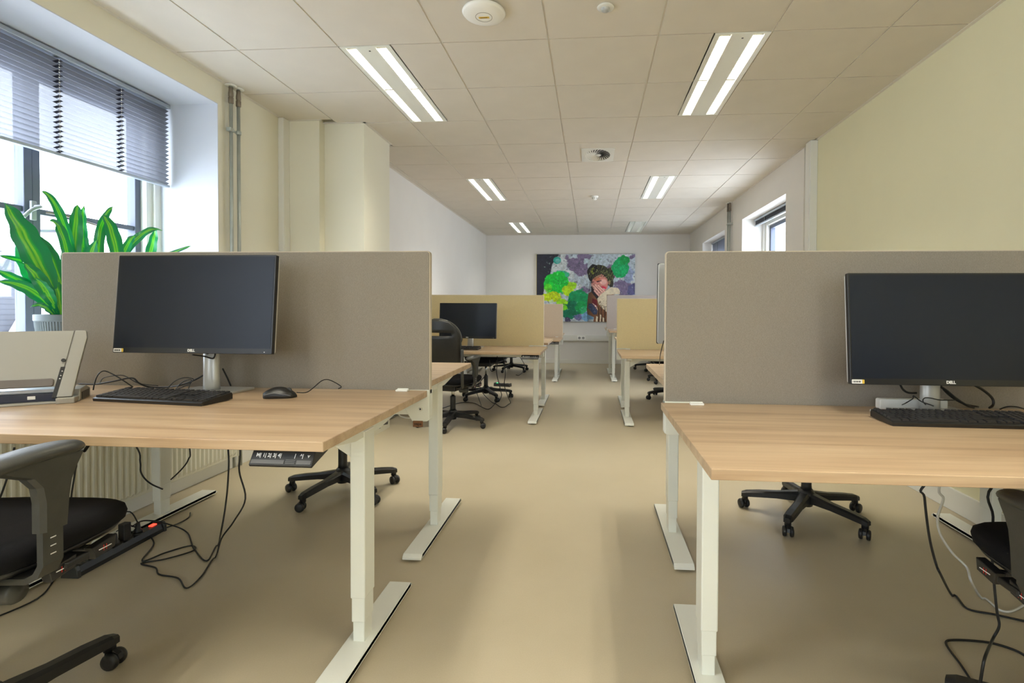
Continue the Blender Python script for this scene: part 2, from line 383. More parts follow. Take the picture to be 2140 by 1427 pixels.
# ------------------------------------------------------------------ windows
def window(n, side, ya, yb, z0, z1, Xin, casements=2):
    """side -1 left wall, +1 right wall. Xin: inner face of the window frame"""
    w = struct(empty('window_%d' % n, (0, 0, 0))); s = side
    def bar(name, y0, y1, za, zb, d0, d1, m_, bev=.003):
        xa, xb = sorted((Xin + s * d0, Xin + s * d1)); return bx(name, (xa, xb, y0, y1, za, zb), m_, w, bev)
    # white inner lining frame
    for k, (o_, d0, d1) in enumerate(((0, 0, .05), (.045, .02, .09))):
        bar('lining', ya + o_, ya + o_ + .05, z0, z1, d0, d1, TRIMW); bar('lining', yb - o_ - .05, yb - o_, z0, z1, d0, d1, TRIMW)
        bar('lining', ya + o_ + .05, yb - o_ - .05, z1 - o_ - .05, z1 - o_, d0, d1, TRIMW)
    a, c = ya + .095, yb - .095; mid = (a + c) / 2
    for (q0, q1) in ((a, mid), (mid, c)):
        t = .04
        bar('stile', q0, q0 + t, z0 + .01, z1 - .1, .06, .12, FRAME); bar('stile', q1 - t, q1, z0 + .01, z1 - .1, .06, .12, FRAME)
        bar('frame_rail', q0 + t, q1 - t, z1 - .14, z1 - .1, .06, .12, FRAME); bar('frame_rail', q0 + t, q1 - t, z0 + .01, z0 + .07, .06, .12, FRAME)
        bar('glazing_bar', q0 + t, q1 - t, 1.57, 1.6, .07, .11, FRAME)
        for (za, zb) in ((z0 + .07, 1.57), (1.6, z1 - .14)): bar('pane', q0 + t, q1 - t, za, zb, .088, .092, GLASS, 0)
    return w
w1 = window(1, -1, 1.75, 3.25, .84, 2.42, -2.84)
window(2, -1, -1.3, .2, .84, 2.42, -2.84)  # unseen window behind the camera, added for more daylight
window(5, -1, -4.3, -2.8, .84, 2.42, -2.84)  # unseen window, added to send frontal daylight under the desks
for k, ya in ((6, -1.75), (7, .55)): window(k, -1, ya, ya + 1.5, .84, 2.42, -5.0).rotation_euler = (0, 0, pi / 2)  # unseen end-wall windows, added for soft low light under the desks
w3 = window(3, 1, 5.39, 6.89, .84, 2.25, 2.2)
w4 = window(4, 1, 7.76, 9.26, .84, 2.25, 2.2)
REV = mat('reveal_white_paint', (208, 212, 220), .8)
for n, (ya, yb) in enumerate(((1.75, 3.25), (-1.3, .2), (-4.3, -2.8))):
    struct(bx('trim_%d' % (20 + 3 * n), (-2.86, -2.441, yb - .004, yb + .001, .845, 2.42), REV)); struct(bx('trim_%d' % (21 + 3 * n), (-2.86, -2.441, ya - .001, ya + .004, .845, 2.42), REV))
    struct(bx('trim_%d' % (22 + 3 * n), (-2.86, -2.441, ya + .004, yb - .004, 2.415, 2.421), REV))
# handle of the left window
b = MB().m(mat('grey_handle', (150, 152, 156), .4)); b.box(-2.89, -2.875, 2.475, 2.5, 1.53, 1.63, bev=.003); b.tube([(-2.87, 2.487, 1.6), (-2.84, 2.487, 1.6), (-2.835, 2.44, 1.575), (-2.835, 2.4, 1.53)], .009, 8, 4)
b.build('handle', w1)
b = MB().m(BRONZE); b.tube([(-2.87, 2.54, 1.58), (-2.83, 2.6, 1.575), (-2.83, 2.72, 1.56), (-2.85, 2.8, 1.555)], .006, 6, 3); b.build('stay', w1)
for n, (ya, yb) in enumerate(((1.7, 3.3), (-1.35, .25), (-4.35, -2.75))):
    struct(bx('trim_%d' % (9 + n), (-2.96, -2.4, ya + .05, yb - .05, .815, .845), WHITE, bev=.004))
for n, (ya, yb) in enumerate(((5.39, 6.89), (7.76, 9.26))):
    struct(bx('trim_%d' % (12 + n), (1.92, 2.33, ya, yb, .82, .845), WHITE, bev=.004))

# ------------------------------------------------------------------ pleated blinds
BL = blind_mat('grey_pleated_fabric', (142, 144, 152), .5, .05); BLD = blind_mat('blind_cord_tape', (70, 70, 80), .3, .02)
def blind(name, X, s, ya, yb, ztop, zbot, pleats, tapes, label, m_=BL):
    t = empty(name, (X, (ya + yb) / 2, zbot)); t2 = Matrix.Translation((-X, -(ya + yb) / 2, -zbot))
    tag(t, label, 'blind'); d = .013
    def fin(o): o.data.transform(t2); return o
    b = MB().m(m_); n = pleats * 2; zz = [ztop - .02 + (zbot + .015 - ztop + .02) * i / n for i in range(n + 1)]
    row = [[b.bm.verts.new((X + (d if i % 2 else -d), y, z)) for i, z in enumerate(zz)] for y in (ya, yb)]
    for i in range(n): b.bm.faces.new((row[0][i], row[1][i], row[1][i + 1], row[0][i + 1]))
    fin(b.build('pleated_fabric', t))
    fin(bx('head_rail', (X - .022, X + .022, ya - .005, yb + .005, ztop - .02, ztop + .006), RAILM, t, .004))
    fin(bx('bottom_rail', (X - .014, X + .014, ya - .005, yb + .005, zbot, zbot + .017), RAILM, t, .004))
    for y in tapes:
        b = MB().m(BLD)
        rr = [[b.bm.verts.new((X + .003 * (-s) + (d if i % 2 else -d), y + dy + (.006 if i % 2 else -.006), z)) for i, z in enumerate(zz)] for dy in (-.011, .011)]
        for i in range(n): b.bm.faces.new((rr[0][i], rr[1][i], rr[1][i + 1], rr[0][i + 1]))
        b.m(WHITE)
        for i in range(1, n):
            b.box(X - s * .0125 - .001, X - s * .0125 + .001, y - .003, y + .003, zz[i] - .003, zz[i] + .003)  # white dots paint in daylight showing through the blind's holes
        fin(b.build('cord_and_hole_light', t))
    return t
blind('pleated_blind', -2.775, -1, 1.76, 3.225, 2.4, 1.868, 19, (2.02, 2.52, 2.88), 'grey pleated blind half lowered over the big window behind the plant')
blind('pleated_blind', 2.11, 1, 5.41, 6.87, 2.235, 2.15, 5, (5.8, 6.5), 'grey blind drawn right up in the nearer of the far windows')
blind('pleated_blind', 2.11, 1, 7.78, 9.24, 2.235, 1.9, 14, (8.2, 8.9), 'grey pleated blind half lowered in the window nearest the back wall')

# ------------------------------------------------------------------ pipes
def pipes(label, x, ys, s, grp=None):
    t = empty('heating_pipes', (x, (ys[0] + ys[1]) / 2, 0)); tag(t, label, 'pipes')
    for k, y in enumerate(ys):
        yy = y - (ys[0] + ys[1]) / 2; xx = (0 if k == 0 else -s * .01)
        b = MB().m(ALU); b.lathe([(.011, 0), (.011, ZC - .001)], (xx, yy, 0), 12); b.build('pipe', t)
        b = MB().m(BRONZE); b.lathe([(.0, -.09), (.012, -.09), (.016, -.085), (.016, -.05), (.012, -.045), (.0155, -.04), (.0155, -.02), (.013, 0), (.013, .02), (0, .02)], (xx, yy, ZC - .035), 12, cap=False); b.build('coupling', t)
        b = MB().m(TRIMW); b.lathe([(.012, 0), (.033, 0), (.036, .004), (.036, .008), (.012, .008)], (xx, yy, ZC - .009), 20, cap=False); b.build('collar', t)
    b = MB().m(ALU)
    for z in (2.27, .9):
        b.box(-.015 if s < 0 else -.04, .04 if s > 0 else .015, -.06, -.045, z - .012, z + .012, bev=.002)
        for k, y in enumerate(ys):
            b.lathe([(.0155, z - .012), (.0165, z - .01), (.0165, z + .01), (.0155, z + .012)], (0 if k == 0 else -s * .01, y - (ys[0] + ys[1]) / 2, 0), 14)
        b.box(-.004, .004, -.05, .04, z - .006, z + .006)
    pc = b.build('pipe_clip', t); pc['kind'] = 'stuff'
    return t
pipes('pair of thin grey heating pipes between the blind window and the corner casing', -2.405, (3.325, 3.385), -1)
pipes('pair of thin grey heating pipes on the white wall between the two far windows', 1.91, (7.36, 7.42), 1)

# ------------------------------------------------------------------ radiator under the left window
t = empty('radiator', (-2.40, 2.3, .09)); tag(t, 'cream ribbed panel radiator under the big window behind the desks', 'radiator')
b = MB().m(RADW); N = 56; ya, yb = -1.0, 1.0; prof = []
per = (yb - ya - .04) / N
pts = [(ya, 0)]
y = ya + .02
for i in range(N):
    pts += [(y, .0), (y + per * .28, .011), (y + per * .62, .011), (y + per * .9, .0)]; y += per
pts.append((yb, 0))
for (z0, z1, dd) in ((.03, .66, 1),):
    A = [b.bm.verts.new((.05 + p[1], p[0], z0)) for p in pts]; B = [b.bm.verts.new((.05 + p[1], p[0], z1)) for p in pts]
    A0 = [b.bm.verts.new((.05, p[0], z0 - .015)) for p in pts]; B0 = [b.bm.verts.new((.05, p[0], z1 + .015)) for p in pts]
    for i in range(len(pts) - 1):
        for q in ((A0, A), (A, B), (B, B0)): b.bm.faces.new((q[0][i], q[0][i + 1], q[1][i + 1], q[1][i]))
b.build('front_panel', t)
b = MB().m(RADW); b.box(-.035, .049, ya, yb, .0, .69, bev=.004); b.build('body', t)
b = MB().m(RADW); b.box(-.03, .055, ya - .002, ya + .004, .0, .69); b.box(-.03, .055, yb - .004, yb + .002, 0, .69); b.box(-.03, .052, ya, yb, .69, .70); b.build('cover', t)
b = MB().m(TRIMW); b.tube([(.0, yb + .0, .04), (.0, yb + .04, .04), (.0, yb + .05, .02), (.0, yb + .05, -.09)], .008, 8, 3); b.lathe([(.014, 0), (.014, .04)], (0, yb + .02, .04), 12, axis='y'); b.build('valve', t)

# ================================================================== LIGHT FIXTURES
def fixture(x0, y0, on, color, power, label):
    t = empty('ceiling_light', (x0 + .15, y0 + .6, ZC)); tag(t, label, 'ceiling light', 'twin tube ceiling lights')
    b = MB().m(WHITE_METAL); W2, L2 = .147, .594; c0, c1 = .058, .118
    hh = .075
    b.box(-W2, -c1, -L2, L2, -.002, .004); b.box(c1, W2, -L2, L2, -.002, .004); b.box(-c0, c0, -L2, L2, -.003, .004)
    for s in (-1, 1):
        xs = sorted((s * c0, s * c1)); b.box(xs[0], xs[1], -L2, -L2 + .012, -.002, .004); b.box(xs[0], xs[1], L2 - .012, L2, -.002, .004)
    b.build('housing', t)
    refl = mat('reflector_foil', (235, 235, 230), .15, metal=.9)
    for s in (-1, 1):
        xs = sorted((s * c0, s * c1)); b = MB().m(refl)
        b.box(xs[0] - .002, xs[0], -L2 + .012, L2 - .012, .004, hh); b.box(xs[1], xs[1] + .002, -L2 + .012, L2 - .012, .004, hh)
        b.box(xs[0], xs[1], -L2 + .012, L2 - .012, hh, hh + .002)
        b.build('reflector', t)
        # louvre blades
        b = MB().m(mat('louvre_blade', (236, 238, 228), .25, metal=.5))
        n = 28
        for i in range(n):
            y = -L2 + .03 + (2 * L2 - .06) * i / (n - 1)
            b.prism([(y - .004, .034), (y + .004, .034), (y + .0008, .0), (y - .0008, .0)], xs[0] + .001, xs[1] - .001, 'x')
        lo = b.build('louvre', t); lo['kind'] = 'stuff'
        tm = mat('tube_lit_%s' % color[3], (250, 250, 240), .5, emit=color[:3], estr=color[4]) if on else WHITE
        b = MB().m(tm); b.lathe([(.008, -L2 + .03), (.008, L2 - .03)], ((xs[0] + xs[1]) / 2, 0, .06), 12, axis='y'); b.build('tube', t)
        if on:
            lamp('tube_light', ((xs[0] + xs[1]) / 2, 0, .048), .05, 1.14, power, color[:3], t, spread=170)
    b = MB().m(BLKG); b.lathe([(.006, -.004), (.006, 0)], (0.01, -L2 + .05, 0), 10); b.build('sensor', t)
    return t
WARM = (1, .94, .79, 'warm', 7); MIDC = (1, .985, .93, 'soft', 7)
fixture(-1.439, 2.883, 1, WARM, LAMP_W, 'lit twin tube ceiling light nearest the pier and the twin pipes')
fixture(.661, 2.883, 1, WARM, LAMP_W, 'lit twin tube ceiling light nearest the pale green wall')
fixture(-1.439, 5.883, 1, MIDC, LAMP_W * .8, 'smaller looking lit ceiling light, second in the row along the pier side')
fixture(.661, 5.883, 1, MIDC, LAMP_W * .7, 'lit ceiling light, second in the row on the pale green wall side')
fixture(-1.439, 8.883, 1, MIDC, LAMP_W * .45, 'lit ceiling light near the back wall')
fixture(.661, 8.883, 0, MIDC, 0, 'unlit ceiling light near the back wall')
fixture(-1.439, -3.117, 1, WARM, LAMP_W * 1.2, 'added unseen twin tube fill light at the near end of the room, window side')  # unseen fixture row, added so frontal light reaches under the desks
fixture(.661, -3.117, 1, WARM, LAMP_W * 1.2, 'added unseen twin tube fill light at the near end of the room, pale green wall side')
fixture(-1.439, -.117, 1, WARM, LAMP_W * 1.2, 'unseen twin tube ceiling light, boosted for fill, over the near end of the aisle, window side')  # unseen row continuing the ceiling spacing, power raised as fill light
fixture(.661, -.117, 1, WARM, LAMP_W * 1.2, 'unseen twin tube ceiling light, boosted for fill, over the near end of the aisle, pale green wall side')

# ------------------------------------------------------------------ ceiling devices
t = empty('wifi_access_point', (-.538, 2.585, ZC)); tag(t, 'round white access point disc with a small yellow label on the ceiling', 'access point')
b = MB().m(WHITE); b.lathe([(.09, 0), (.104, -.006), (.108, -.014), (.10, -.024), (.07, -.032), (.044, -.034), (.0, -.034)], (0, 0, 0), 40, cap=False); b.build('housing', t)
b = MB().m(mat('grey_seam', (150, 146, 140), .6)); b.lathe([(.042, -.0342), (.042, -.0352), (.04, -.0352), (.04, -.0342)], (0, 0, 0), 40, cap=False); b.build('ring', t)
lb = MB().m(YEL); lb.box(-.026, .026, -.004, .010, -.0356, -.0345); lb.m(BLK)
for i in range(9): lb.box(-.018 + i * .004, -.0158 + i * .004, .000, .006, -.0362, -.0355)
lb.build('label_sticker', t)
t = empty('motion_sensor', (.066, 2.597, ZC)); tag(t, 'small round white motion sensor with a grey lens on the ceiling', 'sensor')
b = MB().m(TRIMW); b.lathe([(.038, 0), (.042, -.004), (.04, -.008), (.024, -.01), (0, -.01)], (0, 0, 0), 28, cap=False); b.build('ring', t)
b = MB().m(mat('grey_lens', (176, 178, 176), .3)); b.lathe([(.023, -.01), (.021, -.018), (.014, -.024), (0, -.026)], (0, 0, 0), 24, cap=False); b.build('lens', t)
t = empty('swirl_air_vent', (.063, 5.05, ZC)); tag(t, 'square white ceiling vent with a round swirl of curved slots', 'vent')
b = MB().m(TRIMW)
n = 24
outer = [(.155, -.21), (.155, .21), (-.155, .21), (-.155, -.21)]
ring = [(.118 * cos(2 * pi * i / 48), .118 * 1.55 * sin(2 * pi * i / 48)) for i in range(48)]
# square plate with a round hole
V_ = []
for i in range(48):
    a = 2 * pi * i / 48; c_, s_ = cos(a), sin(a); k = min(.155 / max(abs(c_), 1e-6), .21 / max(abs(s_), 1e-6)); V_.append((c_ * k, s_ * k))
vo = [b.bm.verts.new((p[0], p[1], -.008)) for p in V_]; vi = [b.bm.verts.new((p[0], p[1], -.008)) for p in ring]; vt = [b.bm.verts.new((p[0], p[1], 0)) for p in V_]; vu = [b.bm.verts.new((p[0], p[1], -.002)) for p in ring]
for i in range(48):
    j = (i + 1) % 48; b.bm.faces.new((vo[i], vo[j], vi[j], vi[i])); b.bm.faces.new((vt[i], vt[j], vo[j], vo[i])); b.bm.faces.new((vi[i], vi[j], vu[j], vu[i]))
b.build('plate', t)
b = MB().m(mat('vent_dark', (40, 38, 34), .8)); b.bm.faces.new([b.bm.verts.new((p[0], p[1], -.001)) for p in ring]); b.build('opening', t)
b = MB().m(TRIMW)
for i in range(n):
    a = 2 * pi * i / n; P = []
    for k in range(5):
        r = .03 + .088 * k / 4; aa = a + .55 * k / 4; P.append((r * cos(aa), 1.55 * r * sin(aa), aa, r))
    lo = [b.bm.verts.new((p[0], p[1], -.007)) for p in P]
    hi = [b.bm.verts.new((p[3] * cos(p[2] + .17), 1.55 * p[3] * sin(p[2] + .17), -.002)) for p in P]
    for k in range(4): b.bm.faces.new((lo[k], lo[k + 1], hi[k + 1], hi[k]))
b.build('swirl_vane', t)
b = MB().m(TRIMW); b.lathe([(.03, -.002), (.03, -.008), (0, -.009)], (0, 0, 0), 20, cap=False); b.build('hub', t)
t = empty('smoke_detector', (.045, 6.884, ZC)); tag(t, 'small white smoke detector on the ceiling beyond the vent', 'smoke detector')
b = MB().m(WHITE); b.lathe([(.05, 0), (.052, -.012), (.046, -.018), (.0, -.018)], (0, 0, 0), 24, cap=False); b.build('base', t)
b = MB().m(WHITE); b.lathe([(.03, -.018), (.034, -.022), (.034, -.034), (.026, -.048), (0, -.05)], (0, 0, 0), 24, cap=False)
b.m(BLKG)
for i in range(8):
    a = 2 * pi * i / 8; b.box(-.004, .004, -.001, .002, -.036, -.026, mx=Matrix.Rotation(a, 4, 'Z') @ Matrix.Translation((0, -.034, 0)))
b.build('chamber', t)

# ================================================================== DESKS
def desk(x0, y0, z, back, label, group, ctrl=True, width=1.6, depth=.8, ctrl_x=None, tag_l=True):
    """back = +1: the screen side is +y, -1: the screen side is -y"""
    t = empty('sit_stand_desk', (x0 + width / 2, y0 + depth / 2, 0)); tag(t, label, 'desk', group)
    hw, hd = width / 2, depth / 2
    o = bx('tabletop', (-hw, hw, -hd, hd, z - .025, z), WOOD, t, .0018)
    zb = z - .025
    s1 = .165 + (z - .75) * .45; s2 = .09 + (z - .75) * .25
    for s in (-1, 1):
        lx = s * (hw - .083)
        b = MB().m(WHITE_METAL); b.box(lx - .024, lx + .024, -.038, .038, s1, zb - .035, bev=.004); lg = b.build('leg', t)
        b = MB().m(WHITE_METAL); b.box(lx - .0215, lx + .0215, -.034, .034, s2, s1 + .02, bev=.003); b.build('telescopic_section', lg)
        b = MB().m(WHITE_METAL); b.box(lx - .019, lx + .019, -.030, .030, .028, s2 + .02, bev=.003); b.build('telescopic_section', lg)
        fx = lx - s * .0
        b = MB().m(WHITE_METAL)
        b.prism([(-.345, .010), (-.345, .018), (-.33, .03), (.33, .03), (.345, .018), (.345, .010), (.335, .014), (-.335, .014)], fx - .042, fx + .042, 'x', bev=.002)
        b.box(fx - .042, fx - .039, -.33, .33, .012, .028); b.box(fx + .039, fx + .042, -.33, .33, .012, .028)
        ft = b.build('foot', t)
        b = MB().m(BLK)
        for q in (-.3, .3): b.lathe([(.018, 0), (.018, .014)], (fx, q, 0), 12)
        b.build('glide', ft)
        # side arm carrying the top, tapering towards the ends
        b = MB().m(WHITE_METAL)
        b.prism([(-.34, zb), (.34, zb), (.34, zb - .018), (.09, zb - .055), (-.09, zb - .055), (-.34, zb - .018)], lx - .02, lx + .02, 'x', bev=.0015)
        b.build('side_arm', t)
        # gusset towards the crossbeam
        b = MB().m(WHITE_METAL)
        b.prism([(lx - s * .02, zb - .05), (lx - s * .16, zb - .05), (lx - s * .12, zb - .06), (lx - s * .024, zb - .12)], -.03, .03, 'y', bev=.001)
        b.build('gusset', t)
    b = MB().m(WHITE_METAL); b.box(-hw + .1, hw - .1, -.03, .03, zb - .055, zb - .002, bev=.003); b.build('crossbeam', t)
    b = MB().m(BLKG); b.box(-.5, .5, back * .16 - .05, back * .16 + .05, zb - .075, zb - .07); b.box(-.5, .5, back * .16 - .052, back * .16 - .05, zb - .075, zb - .045); b.box(-.5, .5, back * .16 + .05, back * .16 + .052, zb - .075, zb - .045)
    for q in (-.45, .45): b.box(q - .01, q + .01, back * .16 - .05, back * .16 - .047, zb - .06, zb); b.box(q - .01, q + .01, back * .16 + .047, back * .16 + .05, zb - .06, zb)
    b.build('cable_tray', t)
    if ctrl:
        cx = ctrl_x if ctrl_x is not None else hw - .125
        fy = -back
        c = empty('control_panel', (cx, fy * (hd - .022), zb - .001), 0 if fy < 0 else pi); c.parent = t
        b = MB().m(BLK); b.prism([(.06, 0), (.0, 0), (-.022, -.034), (-.019, -.039), (.06, -.016)], -.08, .08, 'x', bev=.0015); b.build('case', c)
        fm = Matrix.Translation((0, -.0119, -.0164)) @ Matrix.Rotation(R_(57), 4, 'X')
        text('marking', 'M| 1| 2| 3| 4|', .0125, fm @ Matrix.Translation((-.035, .004, 0)), TXT, c, .0003, bold=.0003)
        text('marking', '|   ^|   v', .0125, fm @ Matrix.Translation((.05, .004, 0)), TXT, c, .0003, bold=.0003)
        b = MB().m(mat('grey_key_strip', (84, 84, 84), .5)); b.box(-.076, .008, -.017, -.007, -.0006, .0003, mx=fm); b.box(.04, .076, -.017, -.007, -.0006, .0003, mx=fm)
        for q in range(3): b.box(.012, .036, -.016 + q * .004, -.014 + q * .004, -.0006, .0003, mx=fm)
        b.build('key_strip', c)
    return t
FA = 'sit-stand desks in back to back pairs'
desk(-2.24, 1.202, .758, 1, 'wood-topped sit-stand desk holding the laptop stand, mouse and window-side monitor', FA, ctrl_x=.69)
desk(-2.27, 2.09, .776, -1, 'wood-topped sit-stand desk behind the taupe screen next to the radiator', FA, ctrl=False)
desk(.262, 1.14, .738, 1, 'wood-topped sit-stand desk with the monitor by the pale green wall', FA, ctrl=False)
desk(.31, 2.105, .782, -1, 'wood-topped sit-stand desk with a monitor seen from behind, by the pale green wall', FA, ctrl=False)
desk(-2.055, 4.765, .683, 1, 'low wood-topped desk with a monitor in front of the mustard screen, window side', FA, width=1.6, ctrl_x=.70)
desk(-2.06, 5.66, .714, -1, 'wood-topped desk just behind the mustard screen on the pier side', FA, ctrl=False)
desk(.283, 4.765, .66, 1, 'low wood-topped desk before the mustard screen on the pale green wall side', FA, ctrl=False)
desk(.30, 5.66, .745, -1, 'higher wood-topped desk just behind the mustard screen on the far window side', FA, ctrl=False)
desk(-2.04, 7.63, .63, 1, 'low wood-topped desk in front of the pinkish beige screen', FA, ctrl_x=.70)
desk(-2.06, 8.52, .66, -1, 'wood-topped desk behind the pinkish beige screen', FA, ctrl=False)
desk(.28, 7.725, .765, 1, 'raised wood-topped desk in front of the mauve grey screen', FA, ctrl=False)
t = desk(.26, 8.66, .76, -1, 'wood-topped desk behind the mauve grey screen next to the back wall', FA, ctrl=False)

# ------------------------------------------------------------------ divider screens
def screen(x0, x1, y, z0, z1, col, edge, label, aisle, clips=True, mark=False):
    t = empty('divider_screen', ((x0 + x1) / 2, y, z0)); tag(t, label, 'desk divider', 'fabric screens between the desks')
    hw = (x1 - x0) / 2; h = z1 - z0
    b = MB().m(col); b.prism(rrect(-hw + .003, hw - .003, -.03, h - .003, .012, 4), -.014, .014, 'y', bev=.003); b.build('fabric_panel', t)
    b = MB().m(edge); b.prism(rrect(-hw, hw, -.029, h, .014, 4), -.012, .012, 'y', bev=.0015); b.build('edge_trim', t)
    s = aisle
    b = MB().m(WHITE_METAL)
    b.prism([(s * hw, .0), (s * hw, -.118), (s * (hw - .01), -.125), (s * (hw - .07), -.125), (s * (hw - .11), -.06), (s * (hw - .11), 0)], -.024, .024, 'y', bev=.004)
    br = b.build('end_bracket', t)
    b = MB().m(CHROME); b.lathe([(.008, -.0265), (.008, -.023)], (s * (hw - .035), 0, -.075), 12, axis='y'); b.m(BLK); b.lathe([(.004, -.027), (.004, -.0266)], (s * (hw - .035), 0, -.075), 6, axis='y'); b.build('screw', br)
    b = MB().m(WHITE_METAL); b.box(-s * (hw - .02) - .03, -s * (hw - .02) + .03, -.05, .05, -.12, 0, bev=.003); b.build('end_bracket', t)
    # cross beam joining the screen to both desks below the tops
    b = MB().m(WHITE_METAL); b.box(-hw + .05, hw - .05, -.012, .012, -.10, -.032); b.build('fixing_rail', t)
    if mark:
        b = MB().m(BROWN); b.box(s * (hw - .045) - .02, s * (hw - .045) + .02, -.026, -.0235, -.146, -.122, bev=.0008); g = b.build('leather_tag', t)
        text('marking', 'vepa', .016, Matrix.Translation((s * (hw - .045), -.0263, -.134)) @ Matrix.Rotation(pi / 2, 4, 'X'), mat('tag_print', (40, 25, 15), .6), g, .0002, bold=.0003)
    return t
TAUPE = fabric('taupe_fabric', (149, 141, 130)); TAUPE_E = mat('taupe_edge', (204, 192, 172), .7)
MUST = fabric('mustard_beige_fabric', (240, 224, 180)); MUST_E = mat('cream_edge', (226, 216, 192), .7)
PINK = fabric('pinkish_beige_fabric', (214, 196, 174)); MAUV = fabric('mauve_grey_fabric', (184, 176, 172)); MAUV_E = mat('mauve_edge', (200, 188, 176), .7)
screen(-2.215, -.634, 2.032, .758, 1.31, TAUPE, TAUPE_E, 'large taupe fabric screen behind the window-side monitor', 1, mark=True)
screen(.279, 1.86, 1.985, .738, 1.299, TAUPE, TAUPE_E, 'large taupe fabric screen behind the monitor by the pale green wall', -1)
screen(-2.05, -.50, 5.61, .688, 1.235, MUST, MUST_E, 'mustard beige fabric screen with cream edging behind the small lit desk monitor', 1)
screen(.283, 1.84, 5.61, .668, 1.20, MUST, MUST_E, 'mustard beige fabric screen on the far window side', -1)
screen(-2.0, -.445, 8.48, .63, 1.17, PINK, MUST_E, 'pinkish beige fabric screen beside the artwork', 1)
screen(.268, 1.83, 8.56, .765, 1.318, MAUV, MAUV_E, 'mauve grey fabric screen overlapping the artwork', -1)
# small white cable clips standing on the desktops against the screens
def clip(x, y, z, label):
    b = MB().m(WHITE); b.box(-.024, .024, -.012, .012, 0, .007, bev=.002); b.box(-.022, .022, .004, .012, .006, .010, bev=.001)
    o = b.build('cable_clip'); o.location = (x, y, z); tag(o, label, 'clip', 'small white clips at the screens')
clip(-.73, 1.975, .758, 'small white clip at the foot of the taupe screen near the mouse')
clip(.385, 1.905, .738, 'small white clip at the foot of the taupe screen by the pale green wall')
clip(-.63, 5.535, .683, 'small white clip under the mustard screen beside the office chair')
clip(.40, 5.535, .66, 'small white clip under the mustard screen, far window side')
clip(-.54, 8.40, .63, 'small white clip at the foot of the pinkish beige screen')
clip(.40, 8.42, .765, 'small white clip at the foot of the mauve grey screen')

# ================================================================== MONITORS
def monitor(x, y, z, zc, rz, tilt, label, pole=None, sticker=True, w=.614, h=.362):
    """x,y: stand centre on desk z; zc: centre height of the screen; front faces -y"""
    t = empty('monitor', (x, y, z), rz); tag(t, label, 'monitor', 'slim black desk monitors')
    px, py = pole if pole else (0, 0)
    mm = Matrix.Translation((0, -.075, zc - z)) @ Matrix.Rotation(-tilt, 4, 'X')
    hw, hh = w / 2, h / 2
    def pr(name, m_, pts, a0, a1, bev=0, parent=t):
        b = MB().m(m_); b.prism(pts, a0, a1, 'y', bev); o = b.build(name, parent); o.data.transform(mm); return o
    bz = pr('bezel', BEZ, rrect(-hw, hw, -hh, hh, .004, 3), -.012, .006, .0015)
    pr('display_panel', SCREEN, rrect(-hw + .006, hw - .006, -hh + .02, hh - .006, .001, 1), -.0128, -.0115)
    pr('rear_shell', SILVER, rrect(-hw + .001, hw - .001, -hh + .001, hh - .001, .01, 4), .006, .016, .003)
    pr('rear_housing', SILVER, rrect(-hw * .62, hw * .62, -hh * .75, hh * .62, .03, 5), .016, .045, .008)
    text('logo', 'DELL', .0125, mm @ Matrix.Translation((0, -.0122, -hh + .0105)) @ Matrix.Rotation(pi / 2, 4, 'X'), TXT, bz, .0003, bold=.0006)
    if sticker:
        b = MB().m(WHITE); b.prism(rrect(-hw + .004, -hw + .042, -hh + .003, -hh + .016, .002, 3), -.0128, -.0121, 'y'); b.m(YEL); b.prism(rrect(-hw + .036, -hw + .043, -hh + .003, -hh + .016, .002, 3), -.013, -.0122, 'y')
        b.m(BLK)
        rnd = random.Random(3)
        for i in range(14): b.box(-hw + .007 + i * .0018, -hw + .007 + i * .0018 + rnd.choice((.0007, .0012)), -.0132, -.0127, -hh + .0065, -hh + .012)
        o = b.build('asset_sticker', t); o.data.transform(mm)
    b = MB().m(TXT); b.box(hw - .03, hw - .026, -.0125, -.0121, -hh + .006, -hh + .009); o = b.build('power_light', t); o.data.transform(mm)
    b = MB().m(SILVER)
    zt = zc - z + .06
    b.ring_loft([[(.031 * k * cos(a), -.0 + .02 * k * sin(a), zz) for a in [2 * pi * i / 24 for i in range(24)]] for k, zz in ((1.06, .008), (1.0, .05), (.93, zt))]); b.build('stand_column', t)
    b = MB().m(BLK); b.lathe([(.009, -.0225), (.009, -.018)], (0, 0, .155), 16, axis='y'); b.build('cable_hole', t)
    b = MB().m(SILVER); b.prism(rrect(-.12, .12, -.1, .085, .01, 4), 0, .008, 'z', bev=.002); b.build('stand_base', t)
    b = MB().m(BLK); b.box(-.05, .05, -.06, -.02, zt - .07, zt, bev=.004); b.build('mount', t)
    return t
monitor(-1.448, 1.885, .758, 1.093, 0, R_(5), 'black monitor with dark screen standing before the taupe screen on the window side')
monitor(1.145, 1.845, .738, 1.022, 0, R_(5), 'black monitor cut by the picture edge, beside the pale green wall')
monitor(-1.243, 5.33, .683, .96, R_(-7), R_(3), 'distant black monitor in front of the mustard screen', sticker=False)
monitor(.607, 2.30, .782, 1.108, pi, R_(3), 'monitor seen from behind as a pale grey slab past the taupe screen', sticker=False)

